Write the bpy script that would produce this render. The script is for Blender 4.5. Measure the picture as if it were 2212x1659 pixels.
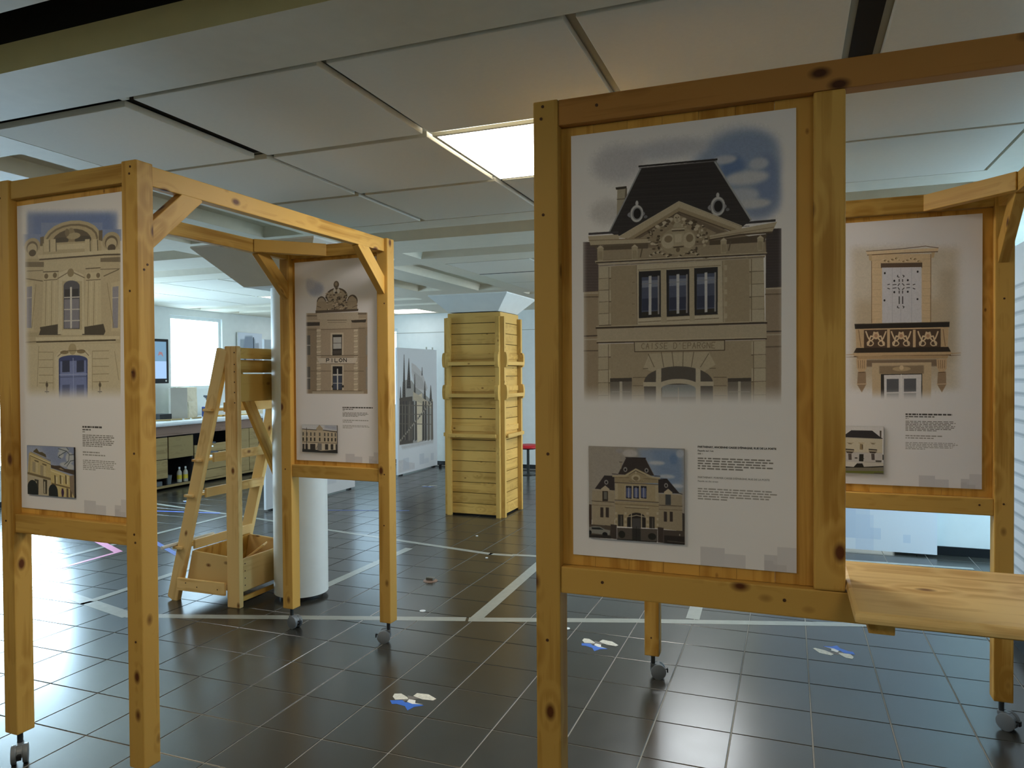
import bpy, bmesh, math, random
import numpy as np
from mathutils import Matrix, Vector
S = bpy.context.scene
for o in list(bpy.data.objects): bpy.data.objects.remove(o)
COL = S.collection
# ------------------------------------------------------------------ camera
CAM = Vector((2.24079, -2.31310, 1.58677))
YAW, PIT, ROL, FPX = -0.364254, -0.0144521, -0.0065012, 1574.227
fwd = Vector((math.sin(YAW)*math.cos(PIT), math.cos(YAW)*math.cos(PIT), math.sin(PIT)))
rt = Vector((math.cos(YAW), -math.sin(YAW), 0)); up = rt.cross(fwd)
rt2 = rt*math.cos(ROL)+up*math.sin(ROL); up2 = -rt*math.sin(ROL)+up*math.cos(ROL)
cd = bpy.data.cameras.new('camera'); cam = bpy.data.objects.new('camera', cd); COL.objects.link(cam)
cam.matrix_world = Matrix(((rt2.x,up2.x,-fwd.x,CAM.x),(rt2.y,up2.y,-fwd.y,CAM.y),(rt2.z,up2.z,-fwd.z,CAM.z),(0,0,0,1)))
cd.sensor_width = 36; cd.lens = FPX/2212*36; cd.clip_start = .05; cd.clip_end = 60
S.camera = cam
def to_px(p):
    d = Vector(p)-CAM; z = d.dot(fwd)
    if z < .05: return None
    return 1106+FPX*d.dot(rt2)/z, 829.5-FPX*d.dot(up2)/z
# ------------------------------------------------------------------ world, exposure
w = bpy.data.worlds.new('world'); S.world = w; w.use_nodes = True
w.node_tree.nodes['Background'].inputs[0].default_value = (.75,.85,1,1); w.node_tree.nodes['Background'].inputs[1].default_value = .25
S.view_settings.view_transform = 'Standard'; S.view_settings.look = 'None'
S.view_settings.exposure = 0; S.view_settings.gamma = 1; S.view_settings.use_curve_mapping = False
WIN_COL = (.56,.81,1.0); WIN_S = 7.5; WIN2_S = 29.0; WIN3_S = 2.5; WIN4_S = 13.0; FILLWIN_S = 13.0
LAMP_COL = (1.0,.96,.88); LAMP_S = 21.0; FILL_S = 10.0
FARLAMP_COL = (.97,1.0,.97); FARLAMP_S = 2.6
# ------------------------------------------------------------------ materials
def lin(h):
    v = [int(h[i:i+2],16)/255 for i in (0,2,4)]
    return tuple(c/12.92 if c <= .04045 else ((c+.055)/1.055)**2.4 for c in v)+(1,)
def newmat(n):
    m = bpy.data.materials.new(n); m.use_nodes = True
    return m, m.node_tree, m.node_tree.nodes['Principled BSDF']
def N(t, k, **kw):
    n = t.nodes.new(k)
    for a, b in kw.items():
        if a in n.inputs: n.inputs[a].default_value = b
        else: setattr(n, a, b)
    return n
def plain(n, hexc, rough=.5, metal=0, var=.06, scale=9, bump=.02, spec=.5):
    m, t, b = newmat(n); c = lin(hexc)
    tc = N(t,'ShaderNodeTexCoord'); ns = N(t,'ShaderNodeTexNoise'); ns.inputs['Scale'].default_value = scale; ns.inputs['Detail'].default_value = 4
    t.links.new(tc.outputs['Object'], ns.inputs['Vector'])
    mx = N(t,'ShaderNodeMix', data_type='RGBA'); mx.inputs['A'].default_value = tuple(x*(1-var) for x in c[:3])+(1,); mx.inputs['B'].default_value = tuple(min(1,x*(1+var)) for x in c[:3])+(1,)
    t.links.new(ns.outputs['Fac'], mx.inputs['Factor']); t.links.new(mx.outputs['Result'], b.inputs['Base Color'])
    b.inputs['Roughness'].default_value = rough; b.inputs['Metallic'].default_value = metal; b.inputs['Specular IOR Level'].default_value = spec
    if bump:
        bp = N(t,'ShaderNodeBump'); bp.inputs['Strength'].default_value = bump; bp.inputs['Distance'].default_value = .01
        t.links.new(ns.outputs['Fac'], bp.inputs['Height']); t.links.new(bp.outputs['Normal'], b.inputs['Normal'])
    return m
def emis(n, col, s, grad=None):
    m, t, b = newmat(n); b.inputs['Base Color'].default_value = (.02,.02,.02,1)
    b.inputs['Emission Color'].default_value = col+(1,); b.inputs['Emission Strength'].default_value = s
    return m
def wood(n, c_lo, c_hi, c_knot, knots=.075, rough=.46):
    m, t, b = newmat(n)
    tc = N(t,'ShaderNodeTexCoord'); oi = N(t,'ShaderNodeObjectInfo')
    off = N(t,'ShaderNodeVectorMath', operation='SCALE'); off.inputs['Scale'].default_value = 37.0
    cmb = N(t,'ShaderNodeCombineXYZ'); 
    for k in range(3): t.links.new(oi.outputs['Random'], cmb.inputs[k])
    t.links.new(cmb.outputs[0], off.inputs[0])
    add = N(t,'ShaderNodeVectorMath', operation='ADD'); t.links.new(tc.outputs['Object'], add.inputs[0]); t.links.new(off.outputs[0], add.inputs[1])
    # knots
    vs = N(t,'ShaderNodeVectorMath', operation='MULTIPLY'); vs.inputs[1].default_value = (5.0,8.5,8.5); t.links.new(add.outputs[0], vs.inputs[0])
    vo = N(t,'ShaderNodeTexVoronoi'); vo.inputs['Scale'].default_value = 1; vo.inputs['Randomness'].default_value = 1; t.links.new(vs.outputs[0], vo.inputs['Vector'])
    kr = N(t,'ShaderNodeMapRange'); kr.inputs['From Min'].default_value = knots; kr.inputs['From Max'].default_value = knots*2.2; kr.inputs['To Min'].default_value = 1; kr.inputs['To Max'].default_value = 0; t.links.new(vo.outputs['Distance'], kr.inputs['Value'])
    halo = N(t,'ShaderNodeMapRange'); halo.inputs['From Min'].default_value = 0; halo.inputs['From Max'].default_value = .5; halo.inputs['To Min'].default_value = 1.6; halo.inputs['To Max'].default_value = 0; t.links.new(vo.outputs['Distance'], halo.inputs['Value'])
    # grain
    gs = N(t,'ShaderNodeVectorMath', operation='MULTIPLY'); gs.inputs[1].default_value = (.7,20,20); t.links.new(add.outputs[0], gs.inputs[0])
    ns = N(t,'ShaderNodeTexNoise'); ns.inputs['Scale'].default_value = 1; ns.inputs['Detail'].default_value = 5; ns.inputs['Roughness'].default_value = .62; ns.inputs['Distortion'].default_value = .15; t.links.new(gs.outputs[0], ns.inputs['Vector'])
    ga = N(t,'ShaderNodeMath', operation='ADD'); t.links.new(ns.outputs['Fac'], ga.inputs[0])
    hm = N(t,'ShaderNodeMath', operation='MULTIPLY'); hm.inputs[1].default_value = .5; t.links.new(halo.outputs[0], hm.inputs[0]); t.links.new(hm.outputs[0], ga.inputs[1])
    sn = N(t,'ShaderNodeMath', operation='MULTIPLY'); sn.inputs[1].default_value = 13; t.links.new(ga.outputs[0], sn.inputs[0])
    si = N(t,'ShaderNodeMath', operation='SINE'); t.links.new(sn.outputs[0], si.inputs[0])
    sm = N(t,'ShaderNodeMapRange'); sm.inputs['From Min'].default_value = -1; sm.inputs['From Max'].default_value = 1; t.links.new(si.outputs[0], sm.inputs['Value'])
    mx0 = N(t,'ShaderNodeMix', data_type='FLOAT'); mx0.inputs[0].default_value = .16; t.links.new(ns.outputs['Fac'], mx0.inputs[2]); t.links.new(sm.outputs[0], mx0.inputs[3])
    # broad tone
    bs = N(t,'ShaderNodeTexNoise'); bs.inputs['Scale'].default_value = 1.6; bs.inputs['Detail'].default_value = 1; t.links.new(add.outputs[0], bs.inputs['Vector'])
    mx1 = N(t,'ShaderNodeMath', operation='ADD'); t.links.new(mx0.outputs[0], mx1.inputs[0]); t.links.new(bs.outputs['Fac'], mx1.inputs[1])
    cr = N(t,'ShaderNodeValToRGB'); cr.color_ramp.elements[0].position = .72; cr.color_ramp.elements[0].color = lin(c_lo); cr.color_ramp.elements[1].position = 1.25 if False else 1.0; cr.color_ramp.elements[1].color = lin(c_hi)
    t.links.new(mx1.outputs[0], cr.inputs['Fac'])
    mk = N(t,'ShaderNodeMix', data_type='RGBA'); mk.inputs['B'].default_value = lin(c_knot); t.links.new(kr.outputs[0], mk.inputs['Factor']); t.links.new(cr.outputs['Color'], mk.inputs['A'])
    hs = N(t,'ShaderNodeHueSaturation'); vm = N(t,'ShaderNodeMapRange'); vm.inputs['To Min'].default_value = .88; vm.inputs['To Max'].default_value = 1.1; t.links.new(oi.outputs['Random'], vm.inputs['Value']); t.links.new(vm.outputs[0], hs.inputs['Value']); t.links.new(mk.outputs['Result'], hs.inputs['Color'])
    t.links.new(hs.outputs[0], b.inputs['Base Color']); b.inputs['Roughness'].default_value = rough; b.inputs['Specular IOR Level'].default_value = .22
    bp = N(t,'ShaderNodeBump'); bp.inputs['Strength'].default_value = .12; bp.inputs['Distance'].default_value = .002; t.links.new(ns.outputs['Fac'], bp.inputs['Height']); t.links.new(bp.outputs[0], b.inputs['Normal'])
    return m
M = {}
M['wood'] = wood('varnished_pine', 'A67A32', 'CAA052', '5C3216')
M['wood_red'] = wood('reddish_pine', '9C6A32', 'BC8646', '4E2A14')
M['wood_panel'] = wood('pine_panel', 'AE7A2E', 'D2A04C', '6E4018', knots=.03)
M['wood_pale'] = wood('pale_pine', 'CCA060', 'EAC888', '7A4E2A', knots=.07)
M['wood_tower'] = wood('tower_boards', 'B08A44', 'CCA45A', '86602C', knots=.045, rough=.5)
M['wood_dark'] = wood('brown_fascia', '7A6252', '93796A', '5A4438', knots=.0)
M['ply'] = wood('drawer_front', '8E7850', 'A48E62', '7C6844', knots=.0, rough=.5)
M['white_paint'] = plain('white_wall_paint', 'DDE2E0', .6)
M['ceil_soffit'] = plain('ceiling_plaster', 'D8D1BE', .65, bump=.03, scale=14)
M['ceil_tile'] = plain('ceiling_tile_white', 'DCD7C9', .75, scale=60, var=.03, bump=.05)
M['ceil_cream'] = plain('cream_slot_side', 'E6D39A', .6); M['ceil_joint'] = plain('ceiling_joint_grey', '9C9C90', .7)  # slot sides: golden light put into their cream colour
M['column_white'] = plain('column_white', 'DEE2E0', .45)
M['black'] = plain('black_plastic', '0C0D0F', .45)
M['void'] = plain('dark_plenum', '1A140E', .95, bump=0)  # near-black colour carries the shade of unlit ceiling recesses
M['base_black'] = plain('black_skirting', '14181B', .35)
M['grout'] = plain('grout_grey', '8F8D86', .8, scale=30)
M['caster_grey'] = plain('caster_grey_plastic', '6E747A', .38)
M['caster_dark'] = plain('caster_dark_hub', '2E3236', .45)
M['metal'] = plain('screw_metal', '8A8680', .35, metal=1)
M['knot'] = plain('screw_hole', '4A2C12', .7, bump=0)
M['tape_white'] = plain('silver_white_tape', '94958E', .26, scale=20, var=.12)
M['tape_blue'] = plain('blue_tape', '4C66B8', .4, var=.15)
M['tape_pink'] = plain('pink_tape', 'E08AB4', .4)
M['paper'] = plain('paper_white', 'D8D8D4', .7)
M['paper_dirty'] = plain('torn_paper', 'C9C8BE', .75, var=.35, scale=80)
M['adhesive'] = plain('adhesive_smear', '6A6560', .6, var=.3, scale=60)
M['blue_paper'] = plain('blue_sticker', '2F66C4', .5)
M['banner'] = plain('banner_white', 'D9DDE4', .55, var=.02)
M['banner_grey'] = plain('banner_grey_print', 'B2BAC6', .55, var=.03)
M['stripe'] = plain('banner_stripe_grey', '9CA6B0', .55, var=.12, scale=30)
M['worktop'] = plain('worktop_white', 'E2E6E8', .3)
M['cardboard'] = plain('grey_card', 'A9A49A', .8)
M['cream_block'] = plain('cream_plaster', 'D8CDB4', .8, var=.15, scale=20)
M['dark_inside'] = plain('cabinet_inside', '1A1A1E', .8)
M['bottle'] = plain('bottle_plastic', 'B8B4A4', .35)
M['label_yellow'] = plain('yellow_label', 'D8C440', .5)
M['tub'] = plain('grey_tub', '6E7476', .5)
M['red'] = plain('red_seat', 'C8202C', .5)
M['leg_dark'] = plain('dark_leg', '141C1A', .4)
M['screen_blue'] = emis('screen_blue', (.22,.42,.62), .8)
M['screen_light'] = emis('screen_light', (.4,.62,.95), 1.0)
M['screen_pic'] = emis('screen_picture', (.6,.3,.32), .6)
M['win'] = emis('daylight_pane', WIN_COL, WIN_S); M['win2'] = emis('daylight_pane_near', WIN_COL, WIN2_S); M['win3'] = emis('daylight_pane_back', WIN_COL, WIN3_S); M['win5'] = emis('daylight_pane_far_right', (.8,.93,1.0), FILLWIN_S); M['win4'] = emis('daylight_pane_right', (.46,.76,1.0), WIN4_S)  # far right pane is an added, unseen light source
M['lamp'] = emis('led_panel', LAMP_COL, LAMP_S); M['lamp_back'] = emis('led_panel_rear_lamps', (1.0,.85,.60), FILL_S); M['lamp_mid2'] = emis('led_panel_near_left', (1.0,.97,.92), 9); M['lamp_mid'] = emis('led_panel_mid', (.92,.97,1.0), 16); M['lamp_far'] = emis('led_panel_far', FARLAMP_COL, FARLAMP_S)  # rear, mid and near-left panels are added fill light
M['ink'] = plain('print_ink', '241F1D', .6, bump=0); M['ink_grey'] = plain('print_ink_grey', '5E5955', .6, bump=0)
def floor_mat():
    m, t, b = newmat('anthracite_floor_tile')
    tc = N(t,'ShaderNodeTexCoord'); oi = N(t,'ShaderNodeObjectInfo')
    ns = N(t,'ShaderNodeTexNoise'); ns.inputs['Scale'].default_value = 7; ns.inputs['Detail'].default_value = 6; ns.inputs['Roughness'].default_value = .7
    geo = N(t,'ShaderNodeNewGeometry'); t.links.new(geo.outputs['Position'], ns.inputs['Vector'])
    cr = N(t,'ShaderNodeValToRGB'); cr.color_ramp.elements[0].position = .3; cr.color_ramp.elements[0].color = lin('2B2A27'); cr.color_ramp.elements[1].position = .75; cr.color_ramp.elements[1].color = lin('37352F')
    t.links.new(ns.outputs['Fac'], cr.inputs['Fac'])
    hs = N(t,'ShaderNodeHueSaturation'); vm = N(t,'ShaderNodeMapRange'); vm.inputs['To Min'].default_value = .88; vm.inputs['To Max'].default_value = 1.1; t.links.new(oi.outputs['Random'], vm.inputs['Value']); t.links.new(vm.outputs[0], hs.inputs['Value']); t.links.new(cr.outputs[0], hs.inputs['Color'])
    t.links.new(hs.outputs[0], b.inputs['Base Color'])
    rr = N(t,'ShaderNodeMapRange'); rr.inputs['To Min'].default_value = .2; rr.inputs['To Max'].default_value = .27; t.links.new(ns.outputs['Fac'], rr.inputs['Value']); t.links.new(rr.outputs[0], b.inputs['Roughness'])
    b.inputs['Specular IOR Level'].default_value = .75
    bp = N(t,'ShaderNodeBump'); bp.inputs['Strength'].default_value = .02; bp.inputs['Distance'].default_value = .002; t.links.new(ns.outputs['Fac'], bp.inputs['Height']); t.links.new(bp.outputs[0], b.inputs['Normal'])
    return m
M['floor'] = floor_mat()
# ------------------------------------------------------------------ geometry helpers
def link(name, me, mat, parent=None, loc=(0,0,0)):
    o = bpy.data.objects.new(name, me); COL.objects.link(o)
    if mat is not None:
        for x in (mat if isinstance(mat, list) else [mat]): me.materials.append(M[x] if isinstance(x, str) else x)
    if parent is not None: o.parent = parent
    o.location = loc
    return o
def tag(o, label, cat, group=None, kind=None):
    o['label'] = label; o['category'] = cat
    if group: o['group'] = group
    if kind: o['kind'] = kind
    return o
def thing(name, label, cat, loc=(0,0,0), rz=0, group=None):
    o = bpy.data.objects.new(name, None); COL.objects.link(o); o.location = loc; o.rotation_euler = (0,0,rz); o.empty_display_size = .1
    return tag(o, label, cat, group)
def bm_box(bm, a, b, bev=0):
    c = [(a[i]+b[i])/2 for i in range(3)]; s = [abs(b[i]-a[i]) for i in range(3)]
    r = bmesh.ops.create_cube(bm, size=1, matrix=Matrix.Translation(c) @ Matrix.Diagonal((*s,1)))
    if bev: bmesh.ops.bevel(bm, geom=list({e for v in r['verts'] for e in v.link_edges}), offset=min(bev, min(s)*.4), segments=2, affect='EDGES', profile=.6)
def mesh(bm, name):
    me = bpy.data.meshes.new(name); bm.to_mesh(me); bm.free(); return me
def box(name, x0, x1, y0, y1, z0, z1, mat, parent=None, bev=.002):
    c = ((x0+x1)/2,(y0+y1)/2,(z0+z1)/2); bm = bmesh.new()
    h = (abs(x1-x0)/2,abs(y1-y0)/2,abs(z1-z0)/2)
    bm_box(bm, (-h[0],-h[1],-h[2]), h, bev)
    return link(name, mesh(bm,name), mat, parent, c)
def orient(o, p0, p1, upv=(0,0,1)):
    p0, p1 = Vector(p0), Vector(p1); d = (p1-p0).normalized(); u = Vector(upv)
    if abs(d.dot(u)) > .99: u = Vector((0,1,0))
    y = u.cross(d).normalized(); z = d.cross(y)
    c = (p0+p1)/2
    o.matrix_local = Matrix(((d.x,y.x,z.x,c.x),(d.y,y.y,z.y,c.y),(d.z,y.z,z.z,c.z),(0,0,0,1)))
def timber(name, p0, p1, w, h, mat, parent, upv=(0,0,1), bev=.004, cut0=0, cut1=0):
    """length along local X; w = local Y, h = local Z; cut0/cut1 = tangents of the mitres at both ends"""
    L = (Vector(p1)-Vector(p0)).length; bm = bmesh.new(); bm_box(bm, (-L/2,-w/2,-h/2), (L/2,w/2,h/2), bev)
    for v in bm.verts:
        if v.co.x < 0: v.co.x += cut0*v.co.z
        else: v.co.x += cut1*v.co.z
    o = link(name, mesh(bm,name), mat, parent); orient(o, p0, p1, upv); return o
def vtimber(name, x0, x1, y0, y1, z0, z1, mat, parent, bev=.004):
    return timber(name, ((x0+x1)/2,(y0+y1)/2,z0), ((x0+x1)/2,(y0+y1)/2,z1), x1-x0, y1-y0, mat, parent, (0,1,0), bev)
def xtimber(name, x0, x1, y0, y1, z0, z1, mat, parent, bev=.004):
    return timber(name, (x0,(y0+y1)/2,(z0+z1)/2), (x1,(y0+y1)/2,(z0+z1)/2), y1-y0, z1-z0, mat, parent, (0,0,1), bev)
def ytimber(name, x0, x1, y0, y1, z0, z1, mat, parent, bev=.004):
    return timber(name, ((x0+x1)/2,y0,(z0+z1)/2), ((x0+x1)/2,y1,(z0+z1)/2), x1-x0, z1-z0, mat, parent, (0,0,1), bev)
def bm_cyl(bm, r, h, seg=24, m=None, r2=None):
    return bmesh.ops.create_cone(bm, cap_ends=True, segments=seg, radius1=r, radius2=r if r2 is None else r2, depth=h, matrix=m or Matrix())
def smooth(me, ang=.6):
    for p in me.polygons: p.use_smooth = True
    try: me.set_sharp_from_angle(angle=ang)
    except Exception: pass
def cyl(name, r, z0, z1, x, y, mat, parent=None, seg=32, r2=None):
    bm = bmesh.new(); bm_cyl(bm, r, z1-z0, seg, None, r2); me = mesh(bm,name); smooth(me)
    return link(name, me, mat, parent, (x,y,(z0+z1)/2))
def lathe(name, prof, mat, parent=None, loc=(0,0,0), seg=20):
    bm = bmesh.new(); rings = []
    for r, z in prof:
        rings.append([bm.verts.new((r*math.cos(2*math.pi*k/seg), r*math.sin(2*math.pi*k/seg), z)) for k in range(seg)])
    for a, b in zip(rings, rings[1:]):
        for k in range(seg): bm.faces.new((a[k],a[(k+1)%seg],b[(k+1)%seg],b[k]))
    bm.faces.new(rings[0][::-1]); bm.faces.new(rings[-1])
    me = mesh(bm,name); smooth(me); return link(name, me, mat, parent, loc)
def dup(o, parent, loc):
    c = o.copy(); COL.objects.link(c); c.parent = parent; c.location = loc
    for ch in list(o.children):
        g = ch.copy(); COL.objects.link(g); g.parent = c
    return c
def slab(name, pts, z0, z1, mat, parent=None, loc=(0,0,0)):
    """flat polygon (x,y) extruded from z0 to z1"""
    bm = bmesh.new(); a = [bm.verts.new((x,y,z0)) for x,y in pts]; b = [bm.verts.new((x,y,z1)) for x,y in pts]; n = len(pts)
    bm.faces.new(a[::-1]); bm.faces.new(b)
    for k in range(n): bm.faces.new((a[k],a[(k+1)%n],b[(k+1)%n],b[k]))
    bmesh.ops.recalc_face_normals(bm, faces=bm.faces)
    return link(name, mesh(bm,name), mat, parent, loc)
def struct(o): o['kind'] = 'structure'; return o
ART = {}
ART['P3'] = [
(2,143,166,210,60,756,230,195,167),(2,134,160,212,40,790,154,126,78),(2,130,153,204,40,848,362,99,105),(2,94,130,200,25,739,228,51,53),(2,117,144,204,30,881,287,49,104),
(2,196,200,220,40,459,116,181,45),(2,201,201,216,50,227,155,123,84),(2,200,206,222,20,798,278,92,31),(2,183,194,218,20,773,355,76,35),(2,196,202,216,14,823,394,75,21),
(2,185,196,220,14,848,222,41,26),(2,192,200,222,12,705,189,51,19),(2,210,208,214,40,178,375,86,56),(0,110,90,88,0,56,507,131,512,130,749,55,745),(0,74,60,64,0,877,508,940,510,940,768,876,765),
(1,124,104,102,3,59,517,129,522),(1,84,70,74,3,879,539,937,541),(1,124,104,102,3,59,530,129,535),(1,84,70,74,3,879,551,937,553),(1,124,104,102,3,59,544,129,548),
(1,84,70,74,3,879,563,937,565),(1,124,104,102,3,59,557,129,561),(1,84,70,74,3,879,575,936,578),(1,124,104,102,3,59,570,129,575),(1,84,70,74,3,879,588,936,590),
(1,124,104,102,3,59,584,129,588),(1,84,70,74,3,879,600,936,602),(1,124,104,102,3,59,597,129,601),(1,84,70,74,3,879,612,936,614),(1,124,104,102,3,58,610,129,614),
(1,84,70,74,3,879,624,936,626),(1,124,104,102,3,58,624,129,628),(1,84,70,74,3,879,636,936,638),(1,124,104,102,3,58,637,129,641),(1,84,70,74,3,879,649,936,650),
(1,124,104,102,3,58,650,129,654),(1,84,70,74,3,879,661,936,663),(1,124,104,102,3,58,664,129,667),(1,84,70,74,3,879,673,936,675),(1,124,104,102,3,58,677,128,681),
(1,84,70,74,3,879,685,936,687),(1,124,104,102,3,58,690,128,694),(1,84,70,74,3,879,697,936,699),(1,124,104,102,3,58,704,128,707),(1,84,70,74,3,879,710,936,711),
(1,124,104,102,3,58,717,128,720),(1,84,70,74,3,879,722,936,723),(1,124,104,102,3,58,730,128,734),(1,84,70,74,3,879,734,936,735),(0,195,169,136,0,58,744,130,743,126,1280,57,1281),
(0,187,161,134,0,875,764,940,763,939,1273,874,1273),(1,224,205,174,7,60,750,128,752),(1,138,115,92,7,60,768,128,770),(1,107,86,72,7,59,954,127,953),(1,224,205,174,7,59,970,127,970),
(1,138,115,92,7,58,1024,127,1024),(1,224,205,174,7,875,767,938,768),(1,138,115,92,7,875,792,938,793),(1,91,74,64,7,874,954,938,954),(1,216,198,168,7,874,968,938,968),
(1,138,115,92,7,874,1021,938,1020),(0,207,192,164,0,223,272,262,270,268,308,245,380,219,397),(0,75,64,56,0,214,264,266,263,266,274,217,275),(1,139,122,102,5,221,320,262,321),
(0,139,122,102,0,261,272,268,271,268,317,255,344),(0,59,52,56,0,330,185,666,188,816,464,772,496,216,490,183,469),(1,69,61,66,2,325,201,672,212),(1,50,44,49,2,320,211,677,223),
(1,77,68,72,2,314,222,683,234),(1,69,61,66,2,309,232,688,246),(1,50,44,49,2,304,243,694,257),(1,77,68,72,2,298,253,699,268),(1,69,61,66,2,293,264,705,279),
(1,50,44,49,2,288,275,710,291),(1,77,68,72,2,282,285,716,302),(1,69,61,66,2,277,296,721,313),(1,50,44,49,2,272,307,727,324),(1,77,68,72,2,266,317,732,335),
(1,69,61,66,2,261,328,738,346),(1,50,44,49,2,256,339,743,357),(1,77,68,72,2,250,349,749,368),(1,69,61,66,2,245,360,754,380),(1,50,44,49,2,240,371,760,391),
(1,77,68,72,2,234,381,765,402),(1,69,61,66,2,229,392,770,413),(1,50,44,49,2,223,403,776,424),(1,77,68,72,2,218,414,781,435),(1,69,61,66,2,213,425,787,446),
(1,50,44,49,2,207,435,792,457),(1,77,68,72,2,202,446,797,468),(1,69,61,66,2,196,457,803,479),(1,50,44,49,2,191,468,808,490),(1,154,160,172,7,332,189,185,467),
(1,169,175,188,9,662,191,816,464),(1,42,36,38,9,324,178,672,184),(1,140,133,136,4,326,186,670,191),(2,185,187,196,0,313,394,31,40),(2,142,144,156,0,310,397,41,18),
(2,201,203,210,0,313,394,28,37),(2,139,141,153,0,314,394,23,30),(2,31,27,31,0,315,394,17,24),(2,194,196,204,0,314,347,7,13),(2,109,111,123,0,354,412,9,7),
(2,185,187,196,0,675,392,32,43),(2,142,144,156,0,672,395,41,19),(2,201,203,210,0,675,392,28,39),(2,139,141,153,0,676,392,24,32),(2,31,27,31,0,677,392,18,25),
(2,194,196,204,0,675,343,7,12),(2,109,111,123,0,717,410,8,7),(0,165,142,114,0,254,507,507,394,730,510,877,556,879,617,124,607,124,540),(0,194,172,140,0,139,551,872,564,877,610,129,597),
(0,143,120,96,0,292,507,507,403,713,511,635,534,384,539),(0,189,166,132,0,329,508,504,416,670,510,511,575),(0,230,210,172,0,224,498,505,357,779,491,771,506,505,383,273,506),
(0,199,174,134,0,273,506,505,383,771,506,755,514,505,399,291,513),(1,122,98,72,5,291,514,505,403,755,516),(1,242,226,194,4,227,495,505,355,777,487),(0,226,206,170,0,81,482,226,484,230,505,364,509,366,534,92,525),
(0,226,206,170,0,639,519,774,498,922,481,904,521,771,522,639,537),(1,78,70,80,11,86,471,224,473),(1,62,56,64,11,774,475,914,474),(1,126,104,80,6,92,527,366,535),
(1,106,84,62,8,639,539,771,525,902,524),(1,169,143,108,4,85,502,366,512),(1,179,154,120,4,639,528,910,503),(0,124,104,80,0,110,532,366,538,364,558,124,552),
(0,110,90,68,0,639,543,881,530,872,564,639,562),(0,216,196,158,0,125,542,156,543,152,603,129,603),(0,240,222,188,0,123,542,141,528,158,543),(1,148,128,95,2,134,558,134,596),
(1,148,128,95,2,141,558,141,596),(1,148,128,95,2,147,559,147,597),(0,216,196,158,0,288,549,318,549,314,608,291,608),(0,240,222,188,0,286,548,303,535,319,549),
(1,148,128,95,2,296,564,296,601),(1,148,128,95,2,303,564,302,602),(1,148,128,95,2,309,565,309,602),(0,216,196,158,0,686,546,713,546,710,603,689,603),(0,240,222,188,0,684,546,700,533,715,546),
(1,148,128,95,2,694,561,694,596),(1,148,128,95,2,700,561,700,597),(1,148,128,95,2,706,562,706,597),(0,216,196,158,0,841,546,868,547,864,602,844,603),(0,240,222,188,0,839,546,854,533,869,547),
(1,148,128,95,2,848,561,848,596),(1,148,128,95,2,854,561,854,596),(1,148,128,95,2,860,562,860,597),(1,124,104,78,6,338,554,329,596),(1,124,104,78,6,730,551,721,591),
(2,110,90,68,0,381,483,6,5),(2,240,223,192,0,609,473,4,4),(2,168,145,110,0,606,544,3,5),(2,92,74,56,0,443,463,8,6),(2,220,200,162,0,617,534,5,5),(2,110,90,68,0,476,587,7,4),
(2,240,223,192,0,375,485,6,4),(2,168,145,110,0,394,562,11,6),(2,92,74,56,0,611,478,6,3),(2,220,200,162,0,435,453,6,4),(2,110,90,68,0,408,546,5,4),(2,240,223,192,0,370,528,8,4),
(2,168,145,110,0,483,579,5,3),(2,92,74,56,0,413,505,7,4),(2,220,200,162,0,469,439,8,6),(2,110,90,68,0,415,562,6,5),(2,240,223,192,0,451,571,4,4),(2,168,145,110,0,597,513,8,6),
(2,92,74,56,0,484,449,8,3),(2,220,200,162,0,587,547,4,3),(2,110,90,68,0,582,572,5,7),(2,240,223,192,0,454,449,9,4),(2,168,145,110,0,621,489,8,5),(2,92,74,56,0,572,457,8,7),
(2,220,200,162,0,432,464,7,3),(2,110,90,68,0,547,589,9,8),(2,240,223,192,0,571,466,4,5),(2,168,145,110,0,619,491,7,5),(2,92,74,56,0,521,572,4,7),(2,220,200,162,0,444,469,6,3),
(2,110,90,68,0,534,591,8,5),(2,240,223,192,0,483,587,10,5),(2,168,145,110,0,580,543,4,8),(2,92,74,56,0,371,486,5,4),(2,220,200,162,0,453,435,6,3),(2,110,90,68,0,568,476,8,3),
(2,240,223,192,0,457,437,9,5),(2,168,145,110,0,489,461,6,5),(2,92,74,56,0,568,482,9,7),(2,220,200,162,0,605,512,5,4),(2,110,90,68,0,569,447,8,5),(2,240,223,192,0,471,591,10,3),
(2,168,145,110,0,530,595,9,4),(2,92,74,56,0,482,578,7,3),(2,220,200,162,0,562,462,9,4),(2,110,90,68,0,627,508,5,7),(2,240,223,192,0,461,437,4,3),(2,168,145,110,0,498,455,7,4),
(2,92,74,56,0,614,515,9,3),(2,220,200,162,0,415,516,10,5),(2,110,90,68,0,582,543,7,3),(2,240,223,192,0,546,578,7,5),(2,168,145,110,0,425,467,8,3),(2,92,74,56,0,481,592,5,4),
(2,220,200,162,0,507,583,3,3),(2,110,90,68,0,411,523,9,7),(2,240,223,192,0,391,472,6,3),(2,168,145,110,0,403,532,8,3),(2,92,74,56,0,521,595,5,5),(2,220,200,162,0,594,499,4,6),
(2,110,90,68,0,391,478,4,5),(2,240,223,192,0,600,524,8,3),(2,168,145,110,0,462,595,10,5),(2,92,74,56,0,492,443,7,7),(2,220,200,162,0,564,590,4,7),(2,110,90,68,0,453,453,8,5),
(2,240,223,192,0,519,464,7,7),(2,168,145,110,0,588,497,5,8),(2,92,74,56,0,453,555,9,5),(2,220,200,162,0,492,449,7,5),(2,110,90,68,0,467,593,8,7),(2,240,223,192,0,580,486,10,7),
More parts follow.
